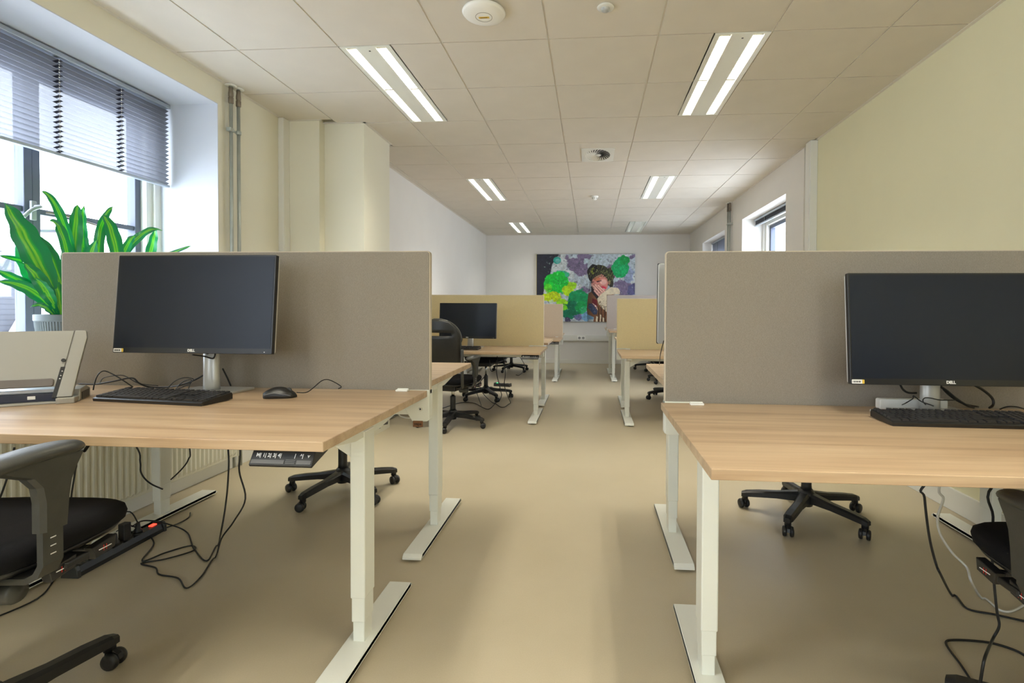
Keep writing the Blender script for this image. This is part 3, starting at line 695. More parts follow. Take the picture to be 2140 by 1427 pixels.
# ------------------------------------------------------------------ keyboards
def keyboard(x, y, z, rz, label, parts=True, w=.442, d=.128):
    t = empty('keyboard', (x, y, z), rz); tag(t, label, 'keyboard', 'black keyboards')
    b = MB().m(BLK)
    b.prism([(-d / 2, .0), (-d / 2 - .002, .010), (-d / 2 + .006, .014), (d / 2 - .004, .027), (d / 2, .02), (d / 2, .004), (-d / 2 + .02, 0)], -w / 2, w / 2, 'x', bev=.002); b.build('case', t)
    u = w / 22.9; keys = []
    rows = [(.5, [(0, 1), (2, 4), (6.5, 4), (11, 4), (15.3, 3), (18.6, 4)]), (1.6, [(0, 13), (13, -2), (15.3, 3), (18.6, 4)]), (2.6, [(0, -1.5), (1.5, 12), (13.5, -1.5), (15.3, 3), (18.6, 4)]),
            (3.6, [(0, -1.8), (1.8, 11), (12.8, -2.2), (18.6, 4)]), (4.6, [(0, -1.3), (1.3, 11), (12.3, -2.7), (16.3, 1), (18.6, 4)]), (5.6, [(0, -1.3), (1.3, -1.2), (2.5, -1.2), (3.7, -6), (9.7, -1.2), (10.9, -1.3), (12.2, -1.3), (13.5, -1.5), (15.3, 3), (18.6, -2), (20.6, 2)])]
    sl = math.atan2(.013, d - .01)
    for ry, groups in rows:
        for gx0, n in groups:
            if n < 0: keys.append((gx0, -n, ry))
            else: keys += [(gx0 + i, 1, ry) for i in range(n)]
    cache = {}; bb = MB().m(KEYM)
    for gx0, wd, ry in keys:
        kx = -w / 2 + .004 + (gx0 + wd / 2) * u; vy = d / 2 - .006 - (ry) * .0192
        zz = .0145 + (vy + d / 2 - .006) * math.tan(sl)
        kw = wd * u / 2 - .0012
        if parts:
            k = round(kw, 4)
            if k not in cache:
                q = MB().m(KEYM); q.prism([(-kw, 0), (kw, 0), (kw - .0018, .0055), (-kw + .0018, .0055)], -.0082, .0082, 'y'); o = q.build('key', t); cache[k] = o.data
            else: o = bpy.data.objects.new('key', cache[k]); COL.objects.link(o); o.parent = t
            o.location = (kx, vy, zz); o.rotation_euler = (sl, 0, 0)
        else: bb.box(kx - kw, kx + kw, vy - .008, vy + .008, zz, zz + .005)
    if not parts: o = bb.build('keys', t); o['kind'] = 'stuff'
    else: bb.bm.free()
    for s in (-1, 1): pass
    b = MB().m(BLK); b.box(-w / 2 + .03, -w / 2 + .06, d / 2 - .03, d / 2 - .01, -.0, .005); b.box(w / 2 - .06, w / 2 - .03, d / 2 - .03, d / 2 - .01, 0, .005); b.build('foot', t)
    return t
keyboard(-1.475, 1.69, .758, R_(-7), 'black keyboard in front of the window-side monitor')
keyboard(1.118, 1.672, .738, R_(-1), 'black keyboard in front of the monitor by the pale green wall')
keyboard(-1.30, 5.02, .683, R_(-3), 'tiny looking black keyboard beneath the distant monitor', parts=False)

# ------------------------------------------------------------------ mouse
t = empty('computer_mouse', (-1.115, 1.79, .758), R_(-78)); tag(t, 'black corded mouse on the desk right of the keyboard', 'mouse')
b = MB().m(BLK); rings = []
for i in range(13):
    v = i / 12; y = -.058 + .116 * v; ww = .031 * (max(0, 1 - abs(2 * v - 1) ** 3.2)) ** .5 + .002; hh = .004 + .034 * max(0, sin(pi * min(1, (v * .9 + .08)))) ** .8
    rings.append([(ww * cos(a), y, .001 + max(0, sin(a)) ** .8 * hh if sin(a) > 0 else .001) for a in [2 * pi * k / 20 for k in range(20)]])
b.ring_loft(rings); b.build('shell', t)
for s in (-1, 1):
    b = MB().m(mat('mouse_grey_stripe', (96, 96, 98), .3)); b.tube([(s * .0285, -.045, .013), (s * .031, -.01, .02), (s * .031, .02, .016), (s * .026, .045, .009)], .0022, 6, 4); b.build('side_stripe', t)
b = MB().m(BLKG); b.lathe([(.010, -.004), (.010, .004)], (0, .03, .025), 14, axis='x'); b.build('wheel', t)

# ------------------------------------------------------------------ laptop stand at the window side
ang = math.atan2(.56, .83)
t = empty('laptop_stand', (-1.735, 1.62, .758), ang); tag(t, 'silver laptop stand with leaning plate on the window-side desk', 'laptop stand')
# local x: to the right along the front edge, negative x runs left out of the frame; local y away
lean = Matrix.Translation((0, .01, .022)) @ Matrix.Rotation(R_(-14), 4, 'X')
SILW = mat('brushed_silver', (166, 164, 156), .38, metal=.3)
b = MB().m(SILW); b.prism([(-.36, .035), (-.05, .035), (-.032, .1), (-.012, .225), (-.36, .225)], -.003, .003, 'y', bev=.001); o = b.build('back_plate', t); o.data.transform(lean)
b = MB().m(mat('brown_grey_plastic', (110, 104, 100), .5)); b.prism(rrect(-.36, -.055, .035, .062, .008, 3), -.010, -.003, 'y', bev=.002); o = b.build('lower_lip', t); o.data.transform(lean)
b = MB().m(SILW); b.prism([(-.046, -.002), (-.006, -.002), (.008, .1), (.024, .2), (.021, .222), (.016, .225), (-.008, .225), (-.028, .1)], -.008, .006, 'y', bev=.002); o = b.build('side_band', t); o.data.transform(lean)
b = MB().m(BLK); b.prism([(-.058, -.004), (-.046, -.004), (-.028, .10), (-.040, .10)], -.007, .006, 'y', bev=.001)
b.m(BLK); b.lathe([(.006, -.009), (.006, -.003)], (-.034, 0, .122), 10, axis='y'); b.m(TXT)
for q in (.085, .07, .06): b.lathe([(.002, -.0085), (.002, -.007)], (-.052 + q * .2, 0, q), 8, axis='y')
o = b.build('switch_strip', t); o.data.transform(lean)
b = MB().m(SILW); b.box(-.36, -.04, .0, .13, .0, .008, bev=.002); b.box(-.045, .004, -.012, .05, 0, .02, bev=.003); b.build('base_plate', t)
b = MB().m(mat('dark_blue_slot', (40, 44, 62), .5)); b.box(-.36, -.045, .022, .14, .008, .034, bev=.002)
b.m(TXT)
for q in (-.11, -.235, -.27): b.box(q - .012, q + .008, .0205, .0225, .016, .027, bev=.001)
b.build('port_block', t)
b = MB().m(mat('pale_satin', (206, 212, 222), .3, metal=.2)); b.box(-.36, -.04, .03, .15, .034, .048, bev=.004); b.build('tray', t)
b = MB().m(SILW); b.prism([(.03, 0), (.17, 0), (.17, .03), (.12, .045), (.05, .04)], -.02, .006, 'x', bev=.003); b.m(BLK); b.box(.006, .0075, .06, .15, .004, .028); b.build('hinge_foot', t)

# ------------------------------------------------------------------ small desktop things on the right desk
t = empty('cable_box', (1.10, 1.885, .738)); tag(t, 'slim white cable box against the taupe screen behind the monitor stand', 'cable box')
b = MB().m(WHITE); b.prism(rrect(-.095, .13, 0, .036, .006, 3), .0, .03, 'y', bev=.003); b.build('case', t)
b = MB().m(BLK); b.box(.13, .132, .006, .024, .01, .026); b.build('socket', t)
t = empty('usb_stick', (.975, 1.825, .738), R_(-25)); tag(t, 'small white stick with grey plug behind the keyboard', 'usb stick')
b = MB().m(WHITE); b.box(-.03, .012, -.009, .009, 0, .008, bev=.003); b.build('body', t)
b = MB().m(BLKG); b.box(.012, .03, -.006, .006, .001, .006); b.build('plug', t)

# ================================================================== OFFICE CHAIRS
def caster_mesh():
    b = MB().m(BLK)
    for s in (-1, 1): b.lathe([(.0, s * .009), (.012, s * .0085), (.022, s * .008), (.025, s * .012), (.025, s * .018), (.022, s * .024), (.012, s * .026), (0, s * .0262)], (0, -.012, .025), 18, axis='x', cap=False)
    b.prism([(-.034, .026), (-.03, .042), (-.012, .055), (.008, .055), (.012, .035), (.004, .022)], -.008, .008, 'x', bev=.002)
    b.lathe([(.011, .04), (.011, .062)], (0, .0, 0), 12)
    return b
CMESH = None
def chair(label, loc, rz, base_rot, seat_z=.49, arm_z=.70, group='black office chairs', arms=True, detail=True, ped='tube'):
    """local +y = the way the sitter faces; origin on the floor under the gas lift"""
    global CMESH
    t = empty('office_chair', loc, rz); tag(t, label, 'office chair', group)
    # star base (one moulded piece with five arms)
    br = base_rot - rz
    b = MB().m(BLK)
    for k in range(5):
        a = br + 2 * pi * k / 5; mx = Matrix.Rotation(a - pi / 2, 4, 'Z'); rings = []
        for (y, w_, zc_, h_) in ((.01, .03, .11, .055), (.06, .027, .108, .045), (.14, .022, .1, .034), (.23, .023, .092, .032), (.295, .022, .084, .028), (.318, .015, .078, .022)):
            rings.append([mx @ Vector(p) for p in ((-w_, y, zc_ - h_ / 2), (w_, y, zc_ - h_ / 2), (w_, y, zc_ + h_ * .25), (w_ * .6, y, zc_ + h_ / 2), (-w_ * .6, y, zc_ + h_ / 2), (-w_, y, zc_ + h_ * .25))])
        b.ring_loft(rings, smooth=False)
        b.lathe([(.016, .05), (.016, .085)], mx @ Vector((0, .30, 0)), 12)
    b.lathe([(.0, .062), (.03, .062), (.034, .075), (.046, .09), (.046, .125), (.036, .142), (.03, .15), (0, .15)], (0, 0, 0), 20, cap=False)
    b.build('star_base', t)
    for k in range(5):
        a = br + 2 * pi * k / 5
        if CMESH is None: q = caster_mesh().build('caster', t); CMESH = q.data
        else: q = bpy.data.objects.new('caster', CMESH); COL.objects.link(q); q.parent = t
        q.location = (.30 * cos(a), .30 * sin(a), 0); q.rotation_euler = (0, 0, a + 1.1 + .9 * sin(k * 2.3 + loc[0]))
    b = MB().m(BLK); b.lathe([(.027, .14), (.025, .17), (.025, .27), (.022, .28)], (0, 0, 0), 18); b.m(CHROME); b.lathe([(.014, .27), (.014, seat_z - .1)], (0, 0, 0), 14); b.build('gas_lift', t)
    # mechanism under the seat
    zs = seat_z
    b = MB().m(BLK); b.box(-.085, .085, -.12, .11, zs - .125, zs - .068, bev=.012)
    b.box(-.25, .25, -.045, .02, zs - .085, zs - .068, bev=.004); b.build('mechanism', t)
    b = MB().m(BLKG); b.lathe([(.0, .0), (.024, 0), (.026, .004), (.026, .07), (.022, .078), (0, .08)], (.12, -.10, zs - .105), 22, axis='x', cap=False); b.build('tension_knob', t)
    # lever paddles on both flanks
    for s in (1, -1):
        for q, yy in enumerate((-.045, .065)):
            b = MB().m(BLK); b.prism([(yy - .034, zs - .068), (yy + .034, zs - .06), (yy + .03, zs - .09), (yy - .026, zs - .098)], s * .22, s * .245, 'x', bev=.003)
            b.m(TXT); b.box(min(s * .245, s * .2462), max(s * .245, s * .2462), yy - .018, yy + .018, zs - .080, zs - .078)
            b.m(RED); b.box(min(s * .245, s * .246), max(s * .245, s * .246), yy - .005, yy - .0035, zs - .086, zs - .072); b.box(min(s * .245, s * .246), max(s * .245, s * .246), yy + .003, yy + .0045, zs - .086, zs - .072)
            b.build('lever', t)
        b = MB().m(BLK); b.tube([(s * .08, -.04, zs - .09), (s * .225, -.045, zs - .082)], .009, 8); b.tube([(s * .08, .05, zs - .09), (s * .225, .065, zs - .08)], .009, 8); b.build('lever_rod', t)
    # seat pan and cushion
    def outline(k, z, front=0):
        pts = []
        for i in range(36):
            a = 2 * pi * i / 36; c_, s_ = cos(a), sin(a)
            x = .238 * math.copysign(abs(c_) ** .62, c_) * k; y = .225 * math.copysign(abs(s_) ** .68, s_) * k + .01
            zz = z - (.02 * max(0, (y - .1) / .14) ** 2) + .008 * max(0, abs(x) - .15) / .1
            pts.append((x, y, zz))
        return pts
    b = MB().m(BLK); b.ring_loft([outline(.7, zs - .075), outline(.93, zs - .066), outline(.97, zs - .052)]); b.build('seat_shell', t)
    b = MB().m(SEATF); b.ring_loft([outline(.95, zs - .054), outline(1.0, zs - .045), outline(1.02, zs - .025), outline(1.0, zs - .008), outline(.93, zs + .003), outline(.75, zs + .005), outline(.3, zs)]); b.build('seat', t)
    # backrest: curved shell with rounded top, slot handle and padded front
    yb = -.235
    def bp(u, v):   # u -1..1 across, v 0..1 height
        hw = .2 * (1 - .10 * (1 - v)) if v < .55 else .2
        if v > .55: hw = .2 * math.sqrt(max(0, 1 - ((v - .55) / .452) ** 2.3))
        x = hw * u; z = zs + .12 + .41 * v
        if v < .0: pass
        y = yb - .015 - .07 * (v - .25) + .055 * (abs(x) / .2) ** 2 - .03 * sin(pi * min(v, 1))
        return Vector((x, y, z))
    NU, NV = 12, 14
    def sheet(b, off0, off1, slot):
        F = {}; Bk = {}
        for j in range(NV + 1):
            for i in range(NU + 1):
                v = min(j / NV, .997); p = bp(-1 + 2 * i / NU, v)
                F[i, j] = b.bm.verts.new(p + Vector((0, off0, 0))); Bk[i, j] = b.bm.verts.new(p + Vector((0, off1, 0)))
        def hole(i, j): return slot and j in (9,) and 2 <= i < NU - 2
        for j in range(NV):
            for i in range(NU):
                if hole(i, j): continue
                for f in (b.bm.faces.new((F[i, j], F[i + 1, j], F[i + 1, j + 1], F[i, j + 1])), b.bm.faces.new((Bk[i, j], Bk[i, j + 1], Bk[i + 1, j + 1], Bk[i + 1, j]))): f.smooth = True; f.material_index = b.cur
        def side(a, c): f = b.bm.faces.new((F[a], F[c], Bk[c], Bk[a])); f.material_index = b.cur
        for i in range(NU): side((i, 0), (i + 1, 0)); side((i, NV), (i + 1, NV))
        for j in range(NV): side((0, j), (0, j + 1)); side((NU, j), (NU, j + 1))
        if slot:
            for i in range(2, NU - 2): side((i, 9), (i + 1, 9)); side((i, 10), (i + 1, 10))
            side((2, 9), (2, 10)); side((NU - 2, 9), (NU - 2, 10))
    b = MB().m(BLK); sheet(b, 0, .012, True); o = b.build('backrest_shell', t)
    b = MB().m(SEATF); sheet(b, .0125, .034, True); o = b.build('backrest_cushion', t)
    # rim around the shell
    edge = [bp(-1, min(j / 24, .997)) for j in range(0, 25)] + [bp(1, min(j / 24, .997)) for j in range(24, -1, -1)]
    b = MB().m(BLKG); b.tube([p + Vector((0, .012, 0)) for p in edge], .0085, 8); b.build('backrest_rim', t)
    # two uprights carrying the back
    b = MB().m(BLKG)
    for s in (-1, 1):
        b.tube([(s * .208, yb - .0, zs + .27), (s * .214, yb - .012, zs + .15), (s * .218, yb - .02, zs + .02), (s * .21, yb + .0, zs - .05), (s * .17, yb + .06, zs - .08), (s * .07, -.08, zs - .085)], .0135, 8, 5)
    b.build('back_bar', t)
    if arms:
        az = arm_z
        for s in (-1, 1):
            X = s * .268
            # pad: long curved top
            b = MB().m(BLKG); rings = []
            for i in range(15):
                v = i / 14; y = -.275 + .25 * v; ww = .036 * (1 - abs(2 * v - 1) ** 4) ** .5 + .004; hh = .013 * (1 - abs(2 * v - 1) ** 6) ** .5 + .002
                zc_ = az - .018 + .010 * sin(pi * v * .9)
                rings.append([(X + s * .006 + ww * cos(a) - s * .01 * (v - .5), y, zc_ + hh * sin(a) * (1 if sin(a) > 0 else 1.3)) for a in [2 * pi * k / 16 for k in range(16)]])
            b.ring_loft(rings); ar = b.build('armrest_pad', t)
            # flared carrier
            b = MB().m(BLKG); rings = []
            for z, y0_, y1_, w_ in ((az - .026, -.09, .105, .022), (az - .04, -.065, .10, .02), (az - .06, -.02, .09, .018), (az - .085, .0, .08, .017), (az - .12, .006, .074, .017), (az - .17, .006, .069, .017), (az - .185, .006, .068, .017)):
                y0_ -= .135; y1_ -= .135; rings.append([(X - w_, y0_ + .008, z), (X - w_, y1_ - .008, z), (X - w_ * .5, y1_, z), (X + w_ * .5, y1_, z), (X + w_, y1_ - .008, z), (X + w_, y0_ + .008, z), (X + w_ * .5, y0_, z), (X - w_ * .5, y0_, z)])
            b.ring_loft(rings, smooth=False); b.build('arm_sleeve', t)
            b = MB().m(BLKG); zl = zs - .072
            P = [(X, az - .16), (X, zl + .035), (X - s * .012, zl + .012), (X - s * .035, zl), (X - s * .12, zl - .002)]
            rr = []
            for k, (xx, zz) in enumerate(P):
                if k < 2: nx, nz = s, 0
                elif k == 2: nx, nz = s * .8, -.6
                elif k == 3: nx, nz = s * .3, -.95
                else: nx, nz = 0, -1
                rr.append([(xx + nx * d_, yy, zz + nz * d_) for d_, yy in ((.007, -.121), (.007, -.075), (-.007, -.075), (-.007, -.121))])
            b.ring_loft(rr, smooth=False)
            b.m(TXT)
            for k in range(4):
                zz = az - .205 - k * .018
                if zz > zs - .03 and detail: b.box(min(X + s * .0072, X + s * .0078), max(X + s * .0072, X + s * .0078), -.105, -.092, zz, zz + .0022)
            b.build('arm_bracket', t)
    return t
chair('black office chair with worn grey armrest at the window-side desk, cut by the frame', (-1.465, 1.14, 0), R_(3), R_(84), seat_z=.552, arm_z=.775)
chair('black office chair tucked under the desk by the pale green wall, cut by the frame', (1.215, 1.275, 0), R_(-2), R_(141), seat_z=.52, arm_z=.682)
chair('black office chair whose star base shows under the window-side desks', (-1.442, 2.93, 0), R_(180), R_(39), arms=False)
chair('black office chair whose star base shows beneath the desk by the pale green wall', (1.132, 2.80, 0), R_(175), R_(17), arms=False)
chair('black office chair seen from behind at the desk before the mustard screen', (-1.262, 4.71, 0), R_(-12), R_(56), seat_z=.46, arm_z=.665)
chair('black office chair pushed under from beyond the mustard screen', (-1.255, 6.2, 0), R_(180), R_(17), seat_z=.52, arm_z=.7, arms=False)
chair('black office chair at the far desk behind the pinkish beige screen, near the back wall', (-1.37, 8.98, 0), R_(180), R_(35), arms=False)
chair('black office chair beyond the mustard screen on the far window side', (1.0, 6.42, 0), R_(180), R_(198), arms=False)
chair('black office chair under the desk before the mauve grey screen', (1.17, 7.85, 0), R_(0), R_(155), arms=False)
chair('black office chair behind the mauve grey screen by the back wall', (1.12, 9.45, 0), R_(180), R_(172), arms=False)

# ================================================================== BACK WALL: ARTWORK, TRUNKING, SOCKETS
def artwork():
    t = empty('canvas_artwork', (-.1, Y1 - .02, 1.51)); tag(t, 'large canvas of a laughing child with green and purple paint splashes', 'picture')
    Wd, Hd = 1.95, 1.345
    b = MB().m(mat('canvas_edge', (52, 56, 56), .7)); b.box(-Wd / 2, Wd / 2, -.02, .018, -Hd / 2, Hd / 2, bev=.002); b.build('stretcher', t)
    NX, NY = 330, 228
    X, Y = np.meshgrid(np.linspace(0, 1931, NX + 1), np.linspace(0, 1427, NY + 1))  # coordinates of the print's own layout
    X = 108 + (X / 1931) * 1704; Y = 108 + (Y / 1427) * 1170
    rng = np.random.RandomState(5)
    def noise(sc, seed):
        r = np.random.RandomState(seed); g = r.rand(64, 64); x = (X / sc) % 63; y = (Y / sc) % 63
        i = x.astype(int); j = y.astype(int); fx = x - i; fy = y - j; fx = fx * fx * (3 - 2 * fx); fy = fy * fy * (3 - 2 * fy)
        return (g[j, i] * (1 - fx) + g[j, i + 1] * fx) * (1 - fy) + (g[j + 1, i] * (1 - fx) + g[j + 1, i + 1] * fx) * fy - .5
    def fb(sc, seed): return noise(sc, seed) + .5 * noise(sc / 2, seed + 1) + .25 * noise(sc / 4, seed + 2)
    C = np.zeros(X.shape + (3,)); C[:] = (172, 182, 190)
    wx = X + 50 * fb(70, 1); wy = Y + 50 * fb(70, 11)
    def paint(mask, col, a=1.0):
        m_ = np.clip(mask, 0, 1)[..., None] * a; C[:] = C * (1 - m_) + np.array(col) * m_
    def blob(cx, cy, rx, ry, warp=1): 
        d = np.sqrt(((X + warp * (wx - X) - cx) / rx) ** 2 + ((Y + warp * (wy - Y) - cy) / ry) ** 2); return np.clip((1 - d) * min(rx, ry) / 8, 0, 1)
    def poly(pts, soft=4):
        inside = np.zeros(X.shape, bool); n = len(pts)
        for i in range(n):
            x1, y1 = pts[i]; x2, y2 = pts[(i + 1) % n]
            c = ((y1 > Y) != (y2 > Y)) & (X < (x2 - x1) * (Y - y1) / ((y2 - y1) or 1e-9) + x1); inside ^= c
        return inside.astype(float)
    paint((fb(120, 21) > .12).astype(float), (196, 200, 200), .7); paint((fb(45, 31) > .38).astype(float), (120, 122, 134), .8)
    paint(poly([(108, 108), (500, 108), (380, 280), (340, 480), (240, 620), (200, 1290), (108, 1290)]), (44, 46, 58))
    paint(((X < 420) & (X > 220) & (fb(30, 41) > .5)).astype(float), (150, 180, 160), .8)
    for q in ((780, 300, 150, 120), (880, 380, 130, 130), (930, 170, 110, 90), (720, 240, 80, 60), (1380, 430, 95, 130), (1650, 700, 170, 150), (1560, 640, 120, 90), (940, 730, 95, 60), (820, 1180, 100, 80), (640, 160, 40, 60), (1760, 150, 60, 40)): paint(blob(*q), (122, 112, 136))
    paint(blob(1770, 720, 100, 110), (98, 98, 130)); paint(blob(1380, 470, 80, 120), (112, 92, 92), .8)
    paint(blob(560, 460, 130, 60), (70, 160, 130)); paint(blob(980, 230, 60, 40), (176, 190, 196)); paint(blob(1700, 450, 90, 150), (150, 160, 184))
    paint(blob(1560, 340, 150, 170), (24, 150, 98)); paint(blob(1640, 220, 100, 80), (20, 140, 80)); paint(blob(1620, 380, 60, 60), (40, 168, 110), .6)
    paint(blob(460, 620, 235, 190), (40, 178, 72)); paint(blob(520, 560, 150, 90), (36, 170, 80), .5)
    paint(blob(720, 640, 90, 55), (150, 196, 60)); paint(blob(650, 730, 110, 90), (168, 200, 52)); paint(blob(370, 850, 170, 80), (176, 196, 44)); paint(blob(300, 700, 60, 90), (120, 190, 60), .7)
    paint(blob(840, 880, 190, 160), (24, 136, 92)); paint(blob(700, 1080, 170, 170), (20, 110, 86)); paint(blob(900, 1030, 120, 100), (18, 150, 84), .7)
    paint(blob(560, 930, 110, 60), (150, 198, 62)); paint(blob(600, 1040, 50, 50), (120, 190, 60)); paint(blob(360, 915, 50, 30), (178, 196, 190), .8)
    paint(blob(640, 1240, 60, 60), (70, 66, 92)); paint(blob(1000, 1180, 130, 80), (120, 158, 188), .9); paint(blob(840, 1200, 90, 60), (110, 108, 150), .9)
    paint((fb(26, 61) > .45).astype(float) * (X > 260), (210, 224, 214), .35); paint((fb(22, 71) > .5).astype(float) * (X > 260), (40, 80, 70), .5)
    paint(blob(465, 215, 72, 66, 0), (60, 150, 140)); paint(blob(478, 225, 50, 44, 0), (140, 186, 186), .7)
    # ---- the child
    paint(poly([(1010, 790), (1080, 740), (1200, 800), (1400, 680), (1520, 700), (1560, 780), (1420, 820), (1330, 1290), (1100, 1290), (1110, 1200), (1000, 1150), (985, 1050)]), (122, 90, 68))
    paint(poly([(1060, 560), (1060, 760), (1170, 900), (1220, 850), (1250, 560)]), (44, 34, 44))
    paint(blob(1190, 440, 195, 150, .35), (40, 36, 34)); paint(blob(1100, 440, 115, 160, .35), (34, 30, 34)); paint(blob(1360, 500, 85, 150, .4), (46, 50, 34)); paint(blob(1400, 600, 50, 80, .4), (52, 48, 42))
    paint(poly([(1085, 545), (1130, 500), (1240, 450), (1330, 520), (1350, 600), (1340, 700), (1270, 770), (1180, 780), (1090, 700), (1060, 620)]), (196, 140, 132))
    paint(blob(1270, 590, 65, 50, .1), (218, 178, 172)); paint(blob(1370, 600, 24, 44, 0), (190, 140, 124)); paint(blob(1160, 540, 60, 40, .1), (176, 110, 82), .7)
    paint(blob(1265, 690, 60, 34, .1), (198, 60, 86), .8)
    paint(poly([(1150, 575), (1235, 562), (1240, 572), (1160, 596)]), (62, 24, 40)); paint(poly([(1040, 600), (1100, 580), (1104, 592), (1050, 614)]), (50, 30, 40))
    paint(poly([(1230, 680), (1300, 712), (1290, 724), (1225, 694)]), (240, 214, 214), .9)
    paint(((fb(18, 81) + .3 * fb(60, 91) > .25) & (Y < 640)).astype(float) * np.clip(blob(1200, 440, 190, 130, .2) + blob(1370, 490, 80, 110, .2), 0, 1) * (np.hypot((X - 1250) / 120, (Y - 620) / 130) > 1), (150, 158, 104), .7)
    paint(blob(1090, 400, 50, 60, .6) * (fb(20, 95) > 0), (176, 190, 60), .8)
    # hand with five fingers over the mouth
    paint(poly([(1130, 760), (1190, 700), (1320, 740), (1290, 800), (1190, 850)]), (208, 166, 156))
    for (x0, y0, x1, y1, w_) in ((1075, 640, 1180, 790, 17), (1100, 660, 1210, 780, 17), (1135, 640, 1250, 760, 18), (1180, 650, 1290, 750, 17), (1120, 740, 1190, 820, 16)):
        dx, dy = x1 - x0, y1 - y0; tt = np.clip(((X - x0) * dx + (Y - y0) * dy) / (dx * dx + dy * dy), 0, 1); dd = np.hypot(X - x0 - tt * dx, Y - y0 - tt * dy)
        paint((dd < w_ + 3).astype(float), (120, 74, 70)); paint((dd < w_ - 2).astype(float), (216, 178, 168))
    # pale sleeve, dark neck, brown jacket folds, patterned patch
    paint(poly([(1165, 880), (1230, 800), (1400, 680), (1520, 690), (1555, 740), (1560, 800), (1330, 810), (1330, 1110), (1250, 1040), (1190, 970)]), (212, 202, 182)); paint(((fb(20, 101) > .3) & (X > 1180) & (Y > 880) & (X < 1330)).astype(float), (104, 90, 70), .6)
    paint(poly([(1080, 870), (1160, 900), (1170, 1000), (1140, 1090), (1075, 960)]), (104, 36, 48)); paint(poly([(1075, 950), (1180, 1080), (1150, 1000)]), (220, 200, 190))
    paint(poly([(1015, 965), (1070, 960), (1175, 1090), (1160, 1150), (1100, 1150), (1010, 1040)]), (62, 72, 98)); paint(((fb(14, 111) > .15) & (X > 1020) & (X < 1165) & (Y > 980) & (Y < 1140) & (np.abs((Y - 965) - (X - 1015) * .85) < 80)).astype(float), (110, 120, 140), .7)
    for x_ in (1190, 1240, 1300): paint(((np.abs(X - x_ - 6 * fb(60, 121)) < 6) & (Y > 1010)).astype(float), (50, 34, 28))
    paint(poly([(1150, 1180), (1180, 1190), (1170, 1290), (1140, 1290)]), (214, 206, 188)); paint(poly([(1215, 1150), (1235, 1160), (1232, 1290), (1212, 1290)]), (220, 210, 190)); paint(poly([(1262, 1200), (1290, 1210), (1290, 1290), (1262, 1290)]), (214, 206, 188))
    streak = np.sin((X * .9 + Y * .35 + 60 * fb(90, 131)) / 5.5)
    hair = np.clip(blob(1190, 430, 200, 140, .35) + blob(1370, 500, 90, 150, .4), 0, 1) * (np.hypot((X - 1235) / 125, (Y - 640) / 140) > 1) * (Y < 690)
    paint(hair * (streak > .55), (128, 132, 92), .55); paint(hair * (streak < -.6), (18, 16, 18), .6)
    body = ((X > 985) & (Y > 300)).astype(float) * np.clip(poly([(1060, 300), (1420, 300), (1560, 800), (1330, 1290), (1000, 1290), (985, 1050)]), 0, 1)
    C *= (1 + (.20 * fb(34, 141) + .07 * fb(12, 151))[..., None] * (1 - .6 * body[..., None]))
    C *= (1 - .35 * np.clip((1140 - X) / 160, 0, 1) * body)[..., None]
    C = np.clip((C - 110) * 1.22 + 112, 0, 255); g_ = C.mean(-1, keepdims=True); C = np.clip(g_ + (C - g_) * 1.15, 0, 255)
    lin = np.where(C / 255 <= .04045, C / 255 / 12.92, ((C / 255 + .055) / 1.055) ** 2.4)
    xs = (X[0] - 108) / 1704 * Wd - Wd / 2; zs = Hd / 2 - (Y[:, 0] - 108) / 1170 * Hd
    verts = [(x, -.0215, z) for z in zs for x in xs]; faces = [(j * (NX + 1) + i, (j + 1) * (NX + 1) + i, (j + 1) * (NX + 1) + i + 1, j * (NX + 1) + i + 1) for j in range(NY) for i in range(NX)]
    me = bpy.data.meshes.new('printed_canvas'); me.from_pydata(verts, [], faces)
    ca = me.color_attributes.new('print', 'FLOAT_COLOR', 'POINT'); buf = np.ones((len(verts), 4), np.float32); buf[:, :3] = lin.reshape(-1, 3); ca.data.foreach_set('color', buf.ravel())
    m_ = bpy.data.materials.new('printed_canvas'); m_.use_nodes = True; nt = m_.node_tree; a = nt.nodes.new('ShaderNodeVertexColor'); a.layer_name = 'print'
    nt.links.new(a.outputs[0], nt.nodes['Principled BSDF'].inputs['Base Color']); nt.nodes['Principled BSDF'].inputs['Roughness'].default_value = .6
    me.materials.append(m_); o = bpy.data.objects.new('printed_canvas', me); COL.objects.link(o); o.parent = t
    # mid edge frame is seen as a fine yellowish line on one side
    bx('edge_strip', (-Wd / 2 - .006, -Wd / 2, -.02, .018, -Hd / 2, Hd / 2), mat('ochre_edge', (190, 170, 90), .6), t)
artwork()
t = empty('cable_trunking', (0, Y1, .515)); tag(t, 'long white cable trunking along the back wall under the artwork', 'cable trunking')
b = MB().m(TRIMW); b.box(-2.08, 1.9, -.055, 0, -.06, .058, bev=.003); b.build('channel', t)
b = MB().m(TRIMW); b.box(-2.08, 1.9, -.058, -.054, -.04, .04, bev=.001); b.build('lid', t)
t2 = empty('power_socket', (-.175, Y1 - .059, .515)); tag(t2, 'white double power socket set in the trunking under the artwork', 'socket')
b = MB().m(WHITE); b.box(-.085, .085, -.012, 0, -.042, .042, bev=.004); b.build('face_plate', t2)
for s in (-1, 1):
    b = MB().m(mat('socket_grey', (168, 168, 166), .5)); b.lathe([(.026, -.0125), (.026, -.0115)], (s * .038, 0, 0), 20, axis='y'); b.m(BLK)
    for q in (-.009, .009): b.lathe([(.004, -.0135), (.004, -.012)], (s * .038 + q, 0, 0), 8, axis='y')
    b.build('socket_well', t2)

